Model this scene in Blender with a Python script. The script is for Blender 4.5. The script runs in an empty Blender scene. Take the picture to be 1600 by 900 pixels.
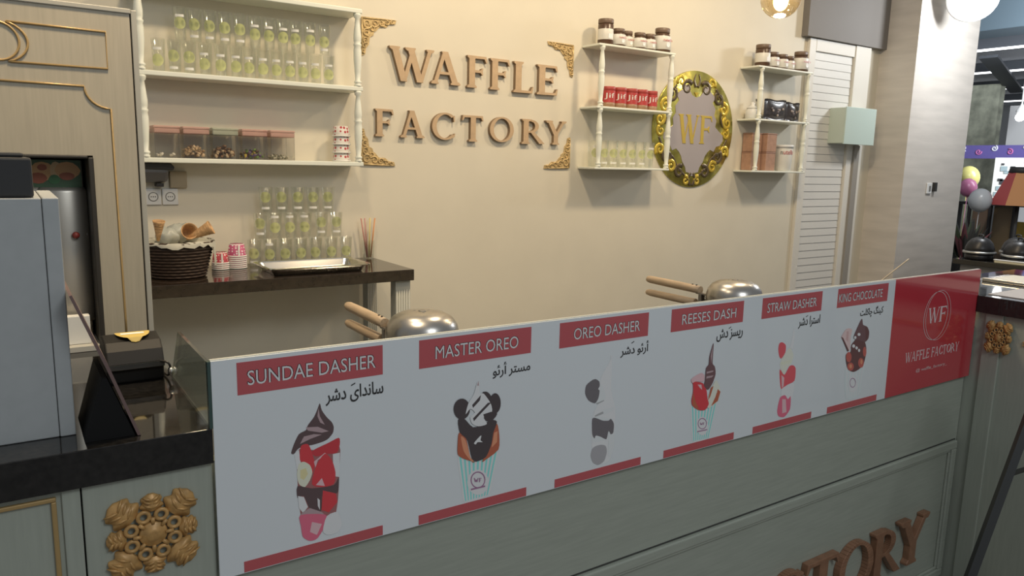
import bpy, bmesh, math, random
from mathutils import Vector, Matrix

random.seed(7)
SC = bpy.context.scene
COL = SC.collection

# ------------------------------------------------------------------ camera
cam_data = bpy.data.cameras.new('camera')
cam_data.sensor_width = 36.0
cam_data.lens = 1172.49 / 1600 * 36.0
cam_data.clip_start = 0.02
cam = bpy.data.objects.new('camera', cam_data)
COL.objects.link(cam)
yaw, pitch, roll = math.radians(33.8546), math.radians(9.4532), math.radians(-1.3428)
fw = Vector((math.sin(yaw) * math.cos(pitch), math.cos(yaw) * math.cos(pitch), -math.sin(pitch)))
rt = Vector((math.cos(yaw), -math.sin(yaw), 0))
dn = fw.cross(rt)
r2 = math.cos(roll) * rt + math.sin(roll) * dn
d2 = -math.sin(roll) * rt + math.cos(roll) * dn
cam.matrix_world = Matrix(((r2.x, -d2.x, -fw.x, 0), (r2.y, -d2.y, -fw.y, 0), (r2.z, -d2.z, -fw.z, 1.70), (0, 0, 0, 1)))
SC.camera = cam

# ------------------------------------------------------------------ light
SC.view_settings.view_transform = 'Standard'
SC.view_settings.look = 'None'
SC.view_settings.exposure = 0.0
SC.view_settings.gamma = 1.0
SC.view_settings.use_curve_mapping = False
SC.cycles.transparent_max_bounces = 32
world = bpy.data.worlds.new('mall')
SC.world = world
world.use_nodes = True
wb = world.node_tree.nodes['Background']
wb.inputs['Color'].default_value = (0.90, 0.95, 1.0, 1)
wb.inputs['Strength'].default_value = 0.265

def area(name, loc, size, power, color, aim=(0, 0, -1), spread=180):
    d = bpy.data.lights.new(name, 'AREA')
    d.shape = 'DISK'
    d.size = size
    d.energy = power
    d.color = color
    d.spread = math.radians(spread)
    o = bpy.data.objects.new(name, d)
    COL.objects.link(o)
    o.location = loc
    o.rotation_euler = Vector(aim).to_track_quat('-Z', 'Y').to_euler()
    return o

WARM = (1.0, 0.79, 0.52)
for x, p in ((0.75, 14), (2.15, 26), (3.75, 24.5), (5.0, 9)):
    area('kiosk_spot', (x, 2.55, 3.45), 0.22, p, WARM, (0, 0.42, -1))
for x, p in ((0.35, 15),):
    area('hutch_fill', (x, 1.62, 3.40), 0.25, p, WARM, (-0.12, 0.25, -1), 110)  # added warm fill, an unseen lamp that brightens the hutch front
area('sign_fill', (1.4, -2.2, 4.0), 1.6, 60, (0.92, 0.97, 1.0), (0.1, 0.35, -1))  # added cool fill above the camera for the sign and counter front

# ------------------------------------------------------------------ materials
MATS = {}
def mat(name, color=(0.8, 0.8, 0.8), rough=0.5, metal=0.0, spec=0.5, noise=0.0, nscale=20.0, stretch=None,
        bump=0.0, coat=0.0, ior=None, emit=None, estr=0.0, trans=0.0, alpha=1.0):
    if name in MATS:
        return MATS[name]
    m = bpy.data.materials.new(name)
    m.use_nodes = True
    nt = m.node_tree
    b = nt.nodes['Principled BSDF']
    b.inputs['Base Color'].default_value = (*color, 1)
    b.inputs['Roughness'].default_value = rough
    b.inputs['Metallic'].default_value = metal
    b.inputs['Specular IOR Level'].default_value = spec
    b.inputs['Coat Weight'].default_value = coat
    b.inputs['Coat Roughness'].default_value = 0.06
    if ior: b.inputs['IOR'].default_value = ior
    if trans: b.inputs['Transmission Weight'].default_value = trans
    if alpha < 1: b.inputs['Alpha'].default_value = alpha
    if emit:
        b.inputs['Emission Color'].default_value = (*emit, 1)
        b.inputs['Emission Strength'].default_value = estr
    if noise or bump:
        tc = nt.nodes.new('ShaderNodeTexCoord')
        mp = nt.nodes.new('ShaderNodeMapping')
        nz = nt.nodes.new('ShaderNodeTexNoise')
        nz.inputs['Scale'].default_value = nscale
        nz.inputs['Detail'].default_value = 5
        if stretch: mp.inputs['Scale'].default_value = stretch
        nt.links.new(tc.outputs['Object'], mp.inputs['Vector'])
        nt.links.new(mp.outputs['Vector'], nz.inputs['Vector'])
        if noise:
            rp = nt.nodes.new('ShaderNodeValToRGB')
            rp.color_ramp.elements[0].position = 0.3
            rp.color_ramp.elements[1].position = 0.7
            rp.color_ramp.elements[0].color = (*[c * (1 - noise) for c in color], 1)
            rp.color_ramp.elements[1].color = (*[min(1, c * (1 + noise)) for c in color], 1)
            nt.links.new(nz.outputs['Fac'], rp.inputs['Fac'])
            nt.links.new(rp.outputs['Color'], b.inputs['Base Color'])
        if bump:
            bp = nt.nodes.new('ShaderNodeBump')
            bp.inputs['Strength'].default_value = bump
            bp.inputs['Distance'].default_value = 0.01
            nt.links.new(nz.outputs['Fac'], bp.inputs['Height'])
            nt.links.new(bp.outputs['Normal'], b.inputs['Normal'])
    MATS[name] = m
    return m

def clear(name, tint=(0.95, 0.97, 0.95), lo=0.05, hi=0.5, gloss=0.08, power=0.55):
    """thin clear plastic or glass: see-through, glossier and whiter at grazing angles"""
    if name in MATS:
        return MATS[name]
    m = bpy.data.materials.new(name)
    m.use_nodes = True
    nt = m.node_tree
    nt.nodes.remove(nt.nodes['Principled BSDF'])
    out = nt.nodes['Material Output']
    t = nt.nodes.new('ShaderNodeBsdfTransparent')
    t.inputs['Color'].default_value = (*tint, 1)
    g = nt.nodes.new('ShaderNodeBsdfGlossy')
    g.inputs['Roughness'].default_value = gloss
    g.inputs['Color'].default_value = (0.95, 0.97, 0.96, 1)
    lw = nt.nodes.new('ShaderNodeLayerWeight')
    lw.inputs['Blend'].default_value = power
    mr = nt.nodes.new('ShaderNodeMapRange')
    mr.inputs['To Min'].default_value = lo
    mr.inputs['To Max'].default_value = hi
    nt.links.new(lw.outputs['Facing'], mr.inputs['Value'])
    mx = nt.nodes.new('ShaderNodeMixShader')
    nt.links.new(mr.outputs['Result'], mx.inputs['Fac'])
    nt.links.new(t.outputs[0], mx.inputs[1])
    nt.links.new(g.outputs[0], mx.inputs[2])
    nt.links.new(mx.outputs[0], out.inputs['Surface'])
    MATS[name] = m
    return m

# ------------------------------------------------------------------ mesh builder
def catmull(pts, k=6, closed=False):
    P = [Vector(p) for p in pts]
    n = len(P)
    out = []
    rng = range(n) if closed else range(n - 1)
    for i in rng:
        if closed:
            a, b, c, d = P[i - 1], P[i], P[(i + 1) % n], P[(i + 2) % n]
        else:
            a, b, c, d = P[max(i - 1, 0)], P[i], P[i + 1], P[min(i + 2, n - 1)]
        for j in range(k):
            t = j / k
            out.append(0.5 * ((2 * b) + (c - a) * t + (2 * a - 5 * b + 4 * c - d) * t * t + (3 * b - a - 3 * c + d) * t ** 3))
    if not closed: out.append(P[-1])
    return out

class MB:
    def __init__(s): s.V, s.F, s.I, s.S = [], [], [], []
    def add(s, vs, fs, m=0, sm=False):
        o = len(s.V)
        s.V += [Vector(v) for v in vs]
        for f in fs:
            s.F.append([i + o for i in f]); s.I.append(m); s.S.append(sm)
        return s
    def poly(s, pts, m=0): return s.add(pts, [list(range(len(pts)))], m)
    def box(s, x0, x1, y0, y1, z0, z1, m=0):
        v = [(x, y, z) for z in (z0, z1) for y in (y0, y1) for x in (x0, x1)]
        return s.add(v, [(0, 2, 3, 1), (4, 5, 7, 6), (0, 1, 5, 4), (2, 6, 7, 3), (0, 4, 6, 2), (1, 3, 7, 5)], m)
    def prism(s, pts, y0, y1, m=0, mside=None):
        """polygon in (x, z) pulled from y0 (front) to y1"""
        n = len(pts)
        a = sum(pts[i][0] * pts[(i + 1) % n][1] - pts[(i + 1) % n][0] * pts[i][1] for i in range(n))
        if a < 0: pts = pts[::-1]
        v = [(p[0], y0, p[1]) for p in pts] + [(p[0], y1, p[1]) for p in pts]
        s.add(v, [list(range(n)), list(range(2 * n - 1, n - 1, -1))], m)
        o = len(s.V) - 2 * n
        for i in range(n):
            j = (i + 1) % n
            s.F.append([o + i, o + n + i, o + n + j, o + j]); s.I.append(m if mside is None else mside); s.S.append(False)
        return s
    def ext(s, pts, vec, m=0):
        """any planar polygon pulled along vec"""
        n = len(pts); vec = Vector(vec)
        v = [Vector(p) for p in pts] + [Vector(p) + vec for p in pts]
        f = [list(range(n))[::-1], list(range(n, 2 * n))] + [[i, (i + 1) % n, n + (i + 1) % n, n + i] for i in range(n)]
        return s.add(v, f, m)
    def lathe(s, prof, c=(0, 0, 0), n=24, m=0, M=None, cap=True, sm=True, sx=1, sy=1):
        c = Vector(c); v = []; f = []
        for r, z in prof:
            for i in range(n):
                a = 2 * math.pi * i / n
                p = Vector((r * math.cos(a) * sx, r * math.sin(a) * sy, z))
                if M: p = M @ p
                v.append(p + c)
        for k in range(len(prof) - 1):
            for i in range(n):
                j = (i + 1) % n
                f.append((k * n + i, k * n + j, k * n + n + j, k * n + n + i))
        s.add(v, f, m, sm)
        if cap:
            o = len(s.V) - len(v)
            for k, rev in ((0, True), (len(prof) - 1, False)):
                if prof[k][0] > 1e-5:
                    q = [o + k * n + i for i in range(n)]
                    s.F.append(q[::-1] if rev else q); s.I.append(m); s.S.append(False)
        return s
    def tube(s, path, r, n=8, m=0, closed=False, flat=1.0, up=None):
        P = [Vector(p) for p in path]; N = len(P)
        R = r if isinstance(r, (list, tuple)) else [r] * N
        v = []; f = []
        prev = None
        for i in range(N):
            a = P[i - 1] if (i or closed) else P[i]
            b = P[(i + 1) % N] if (i < N - 1 or closed) else P[i]
            t = (b - a)
            if t.length < 1e-9: t = Vector((0, 0, 1))
            t.normalize()
            ref = Vector(up) if up else (prev or (Vector((0, 1, 0)) if abs(t.y) < 0.9 else Vector((1, 0, 0))))
            u = ref - t * ref.dot(t)
            if u.length < 1e-6: u = t.orthogonal()
            u.normalize(); prev = u
            w = t.cross(u)
            for k in range(n):
                an = 2 * math.pi * k / n
                v.append(P[i] + (u * math.cos(an) * flat + w * math.sin(an)) * R[i])
        for i in range(N if closed else N - 1):
            ii = (i + 1) % N
            for k in range(n):
                kk = (k + 1) % n
                f.append((i * n + k, i * n + kk, ii * n + kk, ii * n + k))
        s.add(v, f, m, n > 4)
        if not closed:
            o = len(s.V) - len(v)
            s.F += [[o + k for k in range(n)][::-1], [o + (N - 1) * n + k for k in range(n)]]
            s.I += [m, m]; s.S += [False, False]
        return s
    def ball(s, c, r, nu=14, nv=8, m=0, M=None):
        rx, ry, rz = r if isinstance(r, (list, tuple)) else (r, r, r)
        v = []; f = []
        c = Vector(c)
        for j in range(nv + 1):
            th = math.pi * j / nv
            for i in range(nu):
                a = 2 * math.pi * i / nu
                p = Vector((rx * math.sin(th) * math.cos(a), ry * math.sin(th) * math.sin(a), -rz * math.cos(th)))
                v.append((M @ p if M else p) + c)
        for j in range(nv):
            for i in range(nu):
                f.append((j * nu + i, j * nu + (i + 1) % nu, (j + 1) * nu + (i + 1) % nu, (j + 1) * nu + i))
        return s.add(v, f, m, True)
    def torus(s, c, R, r, n=20, k=8, m=0, ax='y', sx=1, sz=1):
        P = []
        for i in range(n):
            a = 2 * math.pi * i / n
            q = (R * math.cos(a) * sx, R * math.sin(a) * sz)
            P.append(Vector(c) + (Vector((q[0], 0, q[1])) if ax == 'y' else Vector((q[0], q[1], 0)) if ax == 'z' else Vector((0, q[0], q[1]))))
        return s.tube(P, r, k, m, True)
    def text(s, body, x0, x1, z0, z1, y, m=0, depth=0.0, shear=0.0, bold=0.0):
        """upright text in the x-z plane, fitted to the box, facing -y"""
        vs, fs = text_mesh(body, depth > 0, bold)
        return s.fit(vs, fs, x0, x1, z0, z1, y, m, depth, shear)
    def fit(s, vs, fs, x0, x1, z0, z1, y, m=0, depth=0.0, shear=0.0):
        xa = min(v.x for v in vs); xb = max(v.x for v in vs); ya = min(v.y for v in vs); yb = max(v.y for v in vs)
        q = []
        for v in vs:
            t = (v.y - ya) / (yb - ya)
            q.append((x0 + (v.x - xa) / (xb - xa) * (x1 - x0) + shear * (t - .5), y - v.z * depth, z0 + t * (z1 - z0)))
        return s.add(q, fs, m)
    def xf(s, M, start=0):
        for i in range(start, len(s.V)): s.V[i] = M @ s.V[i]
        return s
    def build(s, name, mats, parent=None, bevel=0.0, seg=2, label=None):
        if not isinstance(mats, (list, tuple)): mats = [mats]
        me = bpy.data.meshes.new(name)
        o = bpy.data.objects.new(name, me)
        COL.objects.link(o)
        if parent is not None:
            o.parent = parent
            off = Vector((0, 0, 0)); p = parent
            while p is not None: off += p.location; p = p.parent
        else:
            lo = Vector([min(v[i] for v in s.V) for i in range(3)]); hi = Vector([max(v[i] for v in s.V) for i in range(3)])
            off = Vector(((lo.x + hi.x) / 2, (lo.y + hi.y) / 2, lo.z))
            o.location = off
        me.from_pydata([v - off for v in s.V], [], s.F)
        for mm in mats: me.materials.append(mm)
        for p, i, sm in zip(me.polygons, s.I, s.S):
            p.material_index = i; p.use_smooth = sm
        me.update()
        if bevel:
            b = o.modifiers.new('bevel', 'BEVEL'); b.width = bevel; b.segments = seg; b.limit_method = 'ANGLE'; b.angle_limit = math.radians(40)
        if label: o['label'] = label
        return o

_TC = {}
def text_mesh(body, solid=False, bold=0.0):
    if (body, solid, bold) in _TC: return _TC[(body, solid, bold)]
    cu = bpy.data.curves.new('lettering', 'FONT')
    cu.body = body; cu.resolution_u = 3; cu.offset = bold
    if solid: cu.extrude = 0.5
    o = bpy.data.objects.new('lettering', cu)
    COL.objects.link(o)
    dg = bpy.context.evaluated_depsgraph_get(); dg.update()
    me = bpy.data.meshes.new_from_object(o.evaluated_get(dg))
    r = ([v.co.copy() for v in me.vertices], [list(p.vertices) for p in me.polygons])
    bpy.data.objects.remove(o); bpy.data.curves.remove(cu); bpy.data.meshes.remove(me)
    _TC[(body, solid, bold)] = r
    return r

def tag(o, label, cat, group=None, kind=None):
    o['label'] = label; o['category'] = cat
    if group: o['group'] = group
    if kind: o['kind'] = kind
    return o
def thing(name, label, cat, loc=(0, 0, 0), rotz=0.0, group=None):
    o = bpy.data.objects.new(name, None)
    o.empty_display_size = 0.05
    COL.objects.link(o)
    o.location = loc; o.rotation_euler = (0, 0, rotz)
    return tag(o, label, cat, group)
def structure(o, label=None, cat=None):
    o['kind'] = 'structure'
    if label: o['label'] = label
    if cat: o['category'] = cat
    return o
def dup(root, loc, label, rotz=0.0):
    r = root.copy(); COL.objects.link(r); r.location = loc; r.rotation_euler = (0, 0, rotz); r['label'] = label
    for ch in list(root.children):
        c = ch.copy(); COL.objects.link(c); c.parent = r
        for g in list(ch.children):
            d = g.copy(); COL.objects.link(d); d.parent = c
    return r
ORD = ['first', 'second', 'third', 'fourth', 'fifth', 'sixth', 'seventh', 'eighth', 'ninth', 'tenth', 'eleventh', 'twelfth', 'thirteenth']

# ------------------------------------------------------------------ serif lettering (polygons in a unit-high box)
def serif(ch, T=0.17, t=0.085, sh=0.06, e=0.06):
    P = []
    def st(x0, z0, x1, z1, w): P.append([(x0, z0), (x0 + w, z0), (x1 + w, z1), (x1, z1)])
    def foot(x, w, z):
        if z < 0.5: P.append([(x - e, z), (x + w + e, z), (x + w + e, z + sh * .6), (x + w, z + sh * 1.4), (x, z + sh * 1.4), (x - e, z + sh * .6)])
        else: P.append([(x - e, z), (x - e, z - sh * .6), (x, z - sh * 1.4), (x + w, z - sh * 1.4), (x + w + e, z - sh * .6), (x + w + e, z)])
    def arm(x0, x1, z0, z1, down=None, up=None):
        P.append([(x0, z0), (x1, z0), (x1, z1), (x0, z1)])
        if down: P.append([(x1 - .06, z0), (x1, z0 - down), (x1 + .035, z0 - down), (x1, z1), (x1 - .06, z1)])
        if up: P.append([(x1 - .06, z0), (x1, z0), (x1 + .035, z1 + up), (x1, z1 + up), (x1 - .06, z1)])
    def arc(cx, cz, rx, rz, ix, iz, a0, a1, n=26):
        for i in range(n):
            a = math.radians(a0 + (a1 - a0) * i / n); b = math.radians(a0 + (a1 - a0) * (i + 1) / n)
            P.append([(cx + rx * math.cos(a), cz + rz * math.sin(a)), (cx + rx * math.cos(b), cz + rz * math.sin(b)),
                      (cx + ix * math.cos(b), cz + iz * math.sin(b)), (cx + ix * math.cos(a), cz + iz * math.sin(a))])
    if ch == 'W':
        st(.36, 0, .08, 1, T); st(.40, 0, .70, 1, t); st(.86, 0, .56, 1, T); st(.92, 0, 1.22, 1, t)
        for x, w in ((.08, T), (.56, T), (1.22, t)): foot(x, w, 1)
    elif ch == 'A':
        st(.10, 0, .42, 1, t); st(.74, 0, .38, 1, T); P.append([(.2, .30), (.75, .30), (.72, .38), (.23, .38)]); foot(.10, t, 0); foot(.74, T, 0)
    elif ch == 'F':
        st(.1, 0, .1, 1, T); foot(.1, T, 0); foot(.1, T, 1); arm(.2, .68, .92, 1, down=.12); arm(.2, .55, .48, .56, down=.07, up=.07)
    elif ch == 'L':
        st(.1, 0, .1, 1, T); foot(.1, T, 1); foot(.1, T, 0); arm(.2, .68, 0, .08, up=.14)
    elif ch == 'E':
        st(.1, 0, .1, 1, T); foot(.1, T, 0); foot(.1, T, 1); arm(.2, .68, .92, 1, down=.12); arm(.2, .55, .48, .56, down=.07, up=.07); arm(.2, .70, 0, .08, up=.14)
    elif ch == 'C':
        arc(.5, .5, .48, .52, .32, .45, 48, 318, 34); P.append([(.78, .92), (.80, .70), (.84, .70), (.84, .95)]); P.append([(.70, .10), (.86, .24), (.83, .10), (.78, .06)])
    elif ch == 'O':
        arc(.5, .5, .50, .52, .34, .45, 0, 360, 40)
    elif ch == 'T':
        st(.36, 0, .36, 1, T); foot(.36, T, 0); P.append([(.06, .92), (.83, .92), (.83, 1), (.06, 1)])
        P.append([(.03, .80), (.07, .80), (.13, .93), (.06, 1)]); P.append([(.82, .80), (.86, .80), (.83, 1), (.76, .93)])
    elif ch == 'R':
        st(.1, 0, .1, 1, T); foot(.1, T, 0); foot(.1, T, 1); arm(.2, .42, .92, 1); arm(.2, .42, .46, .53)
        arc(.40, .73, .30, .27, .15, .19, -90, 90, 18); P.append([(.36, .50), (.52, .50), (.90, .06), (.95, 0), (.74, 0)])
    elif ch == 'Y':
        st(.38, .40, .06, 1, T); st(.44, .42, .78, 1, t); st(.38, 0, .38, .46, T); foot(.38, T, 0); foot(.06, T, 1); foot(.78, t, 1)
    return P
def serif_box(ch):
    P = serif(ch); xs = [p[0] for q in P for p in q]; return min(xs), max(xs)
def serif_add(mb, ch, x0, x1, z0, z1, y0, y1, m=0, thin=None, mside=None):
    P = serif(ch, **(thin or {})); xs = [p[0] for q in P for p in q]; a, b = min(xs), max(xs)
    for k, q in enumerate(P):
        pts = [(x0 + (p[0] - a) / (b - a) * (x1 - x0), z0 + k * .00015 + p[1] * (z1 - z0 - k * .0003)) for p in q]
        mb.prism(pts, y0 - k * 0.00003, y1, m, mside)
def serif_word(mb, word, x0, x1, z0, z1, y0, y1, m=0, thin=None, gap=.10, space=.35):
    W = []; tot = 0
    for ch in word:
        w = space if ch == ' ' else (lambda b: b[1] - b[0])(serif_box(ch))
        W.append(w); tot += w + gap
    k = (x1 - x0) / (tot - gap); x = x0
    for ch, w in zip(word, W):
        if ch != ' ': serif_add(mb, ch, x, x + w * k, z0, z1, y0, y1, m, thin)
        x += (w + gap) * k
def spiral(cx, cz, y, R, a0, turns, d=1, n=22, tail=None):
    pts = []
    for i in range(n + 1):
        t = i / n
        r = R * (1 - .82 * t); a = a0 + d * turns * 2 * math.pi * t
        pts.append((cx + r * math.cos(a), y, cz + r * math.sin(a)))
    if tail: pts = [(tail[0], y, tail[1])] + pts
    return pts
ART = {
 'sundae': [
  ('mush',[(4423,11273),(4501,11299),(4626,11248),(4746,11209),(4911,11226),(5128,11253),(5269,11233),(5301,11102),(5289,10890),(5274,10714),(5269,10550),(5259,10352),(5249,10196),(5235,10052),(5214,9889),(5191,9769),(5160,9680),(5114,9592),(5049,9541),(4913,9529),(4721,9542),(4588,9574),(4525,9643),(4479,9753),(4450,9870),(4429,10037),(4412,10271),(4404,10479),(4398,10740),(4399,11070)]),
  ('choc',[(4889,12167),(4899,12135),(4912,12070),(4927,12015),(4954,11964),(4994,11900),(5027,11851),(5061,11810),(5101,11765),(5129,11728),(5147,11692),(5162,11650),(5170,11615),(5168,11576),(5160,11529),(5146,11491),(5118,11455),(5076,11413),(5040,11384),(5004,11368),(4958,11354),(4914,11345),(4853,11336),(4771,11327),(4708,11322),(4653,11325),(4592,11331),(4545,11333),(4504,11325),(4458,11310),(4424,11294),(4395,11266),(4365,11228),(4342,11207),(4320,11206),(4297,11217),(4287,11238),(4298,11285),(4323,11354),(4347,11413),(4376,11474),(4415,11549),(4451,11600),(4496,11624),(4553,11641),(4593,11657),(4610,11684),(4620,11720),(4636,11753),(4671,11795),(4722,11851),(4760,11898),(4788,11946),(4816,12005),(4837,12051),(4855,12096),(4874,12147)]),
  ('chocl',[(4594,11715),(4838,11683),(5063,11549),(4918,11543),(4633,11641)]),
  ('chocl',[(4858,12068),(4883,11897),(4983,11699),(4889,11762),(4834,11906)]),
  ('chocl',[(4550,11532),(4753,11544),(4917,11505),(4670,11455),(4466,11390)]),
  ('cream',[(4350,11205),(4443,11278),(4476,10969),(4393,10861)]),
  ('cream',[(5139,11044),(5288,11044),(5271,10519),(5144,10569)]),
  ('red',[(4485,11345),(4524,11369),(4583,11373),(4627,11358),(4655,11315),(4683,11242),(4704,11175),(4726,11095),(4750,10991),(4761,10909),(4748,10832),(4721,10746),(4695,10711),(4661,10764),(4615,10870),(4577,10948),(4536,10984),(4487,11017),(4458,11057),(4455,11144),(4466,11265)]),
  ('red2',[(4705,11196),(4788,11230),(4928,11270),(5038,11299),(5122,11329),(5213,11360),(5271,11370),(5292,11339),(5295,11280),(5291,11229),(5279,11172),(5256,11101),(5224,11057),(5160,11053),(5067,11065),(4992,11074),(4923,11069),(4841,11061),(4784,11066),(4741,11099),(4703,11153)]),
  ('pinkl',[(4741,10964),(4972,11108),(5013,11061),(4824,10981),(4771,10822)]),
  ('red',[(4972,11091),(5021,11063),(5076,10990),(5116,10920),(5145,10840),(5173,10733),(5188,10646),(5188,10559),(5176,10458),(5149,10393),(5081,10374),(4977,10375),(4896,10387),(4821,10408),(4736,10446),(4690,10498),(4699,10601),(4739,10750),(4780,10862),(4835,10952),(4912,11046)]),
  ('pinkl',[(4772,10458),(4899,10580),(4959,10394)]),
  ('banana',[(4436,10978),(4464,11000),(4504,11010),(4538,11007),(4576,10985),(4624,10947),(4658,10910),(4679,10864),(4697,10802),(4704,10751),(4694,10701),(4673,10640),(4651,10593),(4622,10546),(4581,10493),(4546,10467),(4507,10480),(4459,10517),(4426,10558),(4408,10620),(4395,10707),(4391,10777),(4399,10845),(4417,10926)]),
  ('banana2',[(4461,10846),(4575,10864),(4613,10729),(4529,10620),(4457,10678)]),
  ('choc',[(4397,10523),(4467,10504),(4580,10447),(4688,10404),(4831,10385),(5019,10370),(5149,10372),(5206,10420),(5241,10494),(5258,10521),(5262,10452),(5255,10327),(5245,10240),(5236,10205),(5220,10183),(5189,10179),(5109,10214),(4993,10269),(4914,10274),(4890,10159),(4882,9973),(4864,9851),(4813,9824),(4737,9836),(4677,9877),(4626,9994),(4567,10169),(4521,10281),(4476,10293),(4423,10270),(4391,10269),(4378,10344),(4376,10457)]),
  ('red',[(4915,10309),(5189,10179),(5220,9983),(5033,9800),(4878,9892)]),
  ('cream',[(4799,10172),(4848,10116),(4844,9900),(4804,9997)]),
  ('cream',[(4400,10310),(4521,10260),(4597,10026),(4493,9923),(4414,10050)]),
  ('chocl',[(4493,9945),(4638,9995),(4885,9846),(4947,9765),(4439,9894)]),
  ('pink',[(4439,9894),(4579,9880),(4799,9828),(4947,9778),(4993,9730),(5001,9665),(4986,9601),(4938,9507),(4856,9382),(4790,9301),(4736,9275),(4673,9272),(4623,9281),(4574,9309),(4518,9357),(4481,9407),(4463,9478),(4452,9575),(4445,9655),(4428,9740),(4412,9840)]),
  ('pinkl',[(4673,9683),(4880,9585),(4771,9372),(4627,9477)]),
  ('white',[(4989,9732),(5058,9765),(5156,9777),(5225,9761),(5264,9686),(5295,9564),(5307,9473),(5292,9413),(5258,9355),(5218,9318),(5155,9304),(5067,9301),(5003,9310),(4959,9334),(4917,9376),(4898,9426),(4912,9518),(4947,9647)]),
 ],
 'master': [
  ('teal',[(8082,10381),(8193,10364),(8380,10253),(8526,10172),(8627,10152),(8736,10147),(8828,10159),(8945,10228),(9090,10325),(9172,10340),(9158,10174),(9096,9893),(9043,9677),(9020,9524),(8991,9365),(8923,9264),(8731,9222),(8453,9211),(8269,9237),(8214,9330),(8200,9485),(8189,9642),(8142,9881),(8086,10196)]),
  ('teald',[(8118,10364),(8171,10340),(8322,9252),(8290,9252)]),
  ('teald',[(8236,10313),(8290,10295),(8394,9254),(8361,9253)]),
  ('teald',[(8355,10275),(8409,10262),(8466,9255),(8433,9254)]),
  ('teald',[(8475,10249),(8529,10241),(8538,9257),(8505,9256)]),
  ('teald',[(8596,10235),(8650,10233),(8611,9258),(8578,9257)]),
  ('teald',[(8717,10234),(8772,10238),(8684,9259),(8651,9259)]),
  ('teald',[(8840,10246),(8895,10255),(8757,9261),(8724,9260)]),
  ('teald',[(8962,10270),(9018,10285),(8831,9262),(8797,9262)]),
  ('teald',[(9086,10307),(9141,10328),(8905,9264),(8871,9263)]),
  ('label',[(8922,9575),(8920,9542),(8914,9502),(8906,9471),(8893,9443),(8874,9412),(8856,9388),(8834,9369),(8804,9349),(8778,9336),(8750,9328),(8713,9323),(8683,9321),(8651,9326),(8612,9335),(8581,9346),(8550,9362),(8513,9384),(8485,9405),(8459,9431),(8429,9464),(8406,9493),(8388,9525),(8368,9565),(8355,9598),(8346,9632),(8339,9674),(8336,9708),(8338,9740),(8344,9779),(8351,9809),(8364,9837),(8382,9868),(8400,9891),(8422,9910),(8450,9930),(8476,9943),(8504,9951),(8540,9957),(8570,9959),(8601,9956),(8640,9947),(8671,9937),(8702,9922),(8739,9900),(8768,9880),(8794,9855),(8825,9822),(8848,9793),(8867,9761),(8887,9720),(8901,9687),(8911,9652),(8918,9609)]),
  ('plum',[(8828,9656),(8819,9592),(8792,9608),(8799,9662)]),
  ('plum',[(8819,9592),(8791,9540),(8768,9563),(8792,9608)]),
  ('plum',[(8791,9540),(8747,9503),(8730,9531),(8768,9563)]),
  ('plum',[(8747,9503),(8691,9486),(8682,9516),(8730,9531)]),
  ('plum',[(8691,9486),(8629,9490),(8628,9520),(8682,9516)]),
  ('plum',[(8629,9490),(8566,9515),(8574,9541),(8628,9520)]),
  ('plum',[(8566,9515),(8509,9558),(8526,9578),(8574,9541)]),
  ('plum',[(8509,9558),(8464,9615),(8487,9627),(8526,9578)]),
  ('plum',[(8464,9615),(8435,9680),(8461,9683),(8487,9627)]),
  ('plum',[(8435,9680),(8424,9747),(8452,9740),(8461,9683)]),
  ('plum',[(8424,9747),(8433,9809),(8460,9794),(8452,9740)]),
  ('plum',[(8433,9809),(8460,9861),(8483,9839),(8460,9794)]),
  ('plum',[(8460,9861),(8504,9898),(8521,9870),(8483,9839)]),
  ('plum',[(8504,9898),(8559,9915),(8568,9886),(8521,9870)]),
  ('plum',[(8559,9915),(8621,9912),(8622,9883),(8568,9886)]),
  ('plum',[(8621,9912),(8684,9888),(8675,9862),(8622,9883)]),
  ('plum',[(8684,9888),(8741,9846),(8724,9826),(8675,9862)]),
  ('plum',[(8741,9846),(8787,9789),(8764,9777),(8724,9826)]),
  ('plum',[(8787,9789),(8817,9724),(8790,9721),(8764,9777)]),
  ('plum',[(8817,9724),(8828,9656),(8799,9662),(8790,9721)]),
  ('plum',[(8510,9777),(8539,9771),(8568,9664),(8539,9671)]),
  ('plum',[(8544,9670),(8564,9665),(8585,9721),(8565,9725)]),
  ('plum',[(8560,9726),(8589,9720),(8612,9654),(8584,9661)]),
  ('plum',[(8588,9660),(8608,9655),(8634,9750),(8614,9754)]),
  ('plum',[(8652,9746),(8674,9741),(8676,9640),(8654,9645)]),
  ('plum',[(8652,9746),(8719,9731),(8719,9717),(8652,9732)]),
  ('plum',[(8652,9703),(8703,9692),(8703,9680),(8653,9691)]),
  ('plum',[(8438,9530),(8821,9524),(8821,9487),(8438,9493)]),
  ('waffle',[(8099,10951),(8145,10946),(8214,10905),(8270,10831),(8321,10654),(8381,10394),(8426,10220),(8472,10166),(8519,10155),(8527,10163),(8452,10197),(8324,10256),(8229,10306),(8168,10347),(8108,10397),(8072,10450),(8061,10533),(8063,10648),(8068,10737),(8072,10817),(8081,10905)]),
  ('waffle',[(8967,10790),(9013,10873),(9073,10957),(9116,10989),(9144,10929),(9170,10810),(9184,10704),(9194,10590),(9197,10446),(9172,10340),(9076,10269),(8930,10202),(8828,10159),(8777,10134),(8738,10120),(8727,10135),(8760,10212),(8824,10338),(8873,10446),(8904,10555),(8936,10690)]),
  ('wafl',[(8148,10854),(8175,10855),(8227,10808),(8271,10742),(8312,10619),(8361,10441),(8400,10316),(8438,10257),(8480,10217),(8501,10196),(8491,10186),(8462,10188),(8427,10211),(8368,10280),(8285,10388),(8226,10485),(8190,10608),(8158,10764)]),
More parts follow.
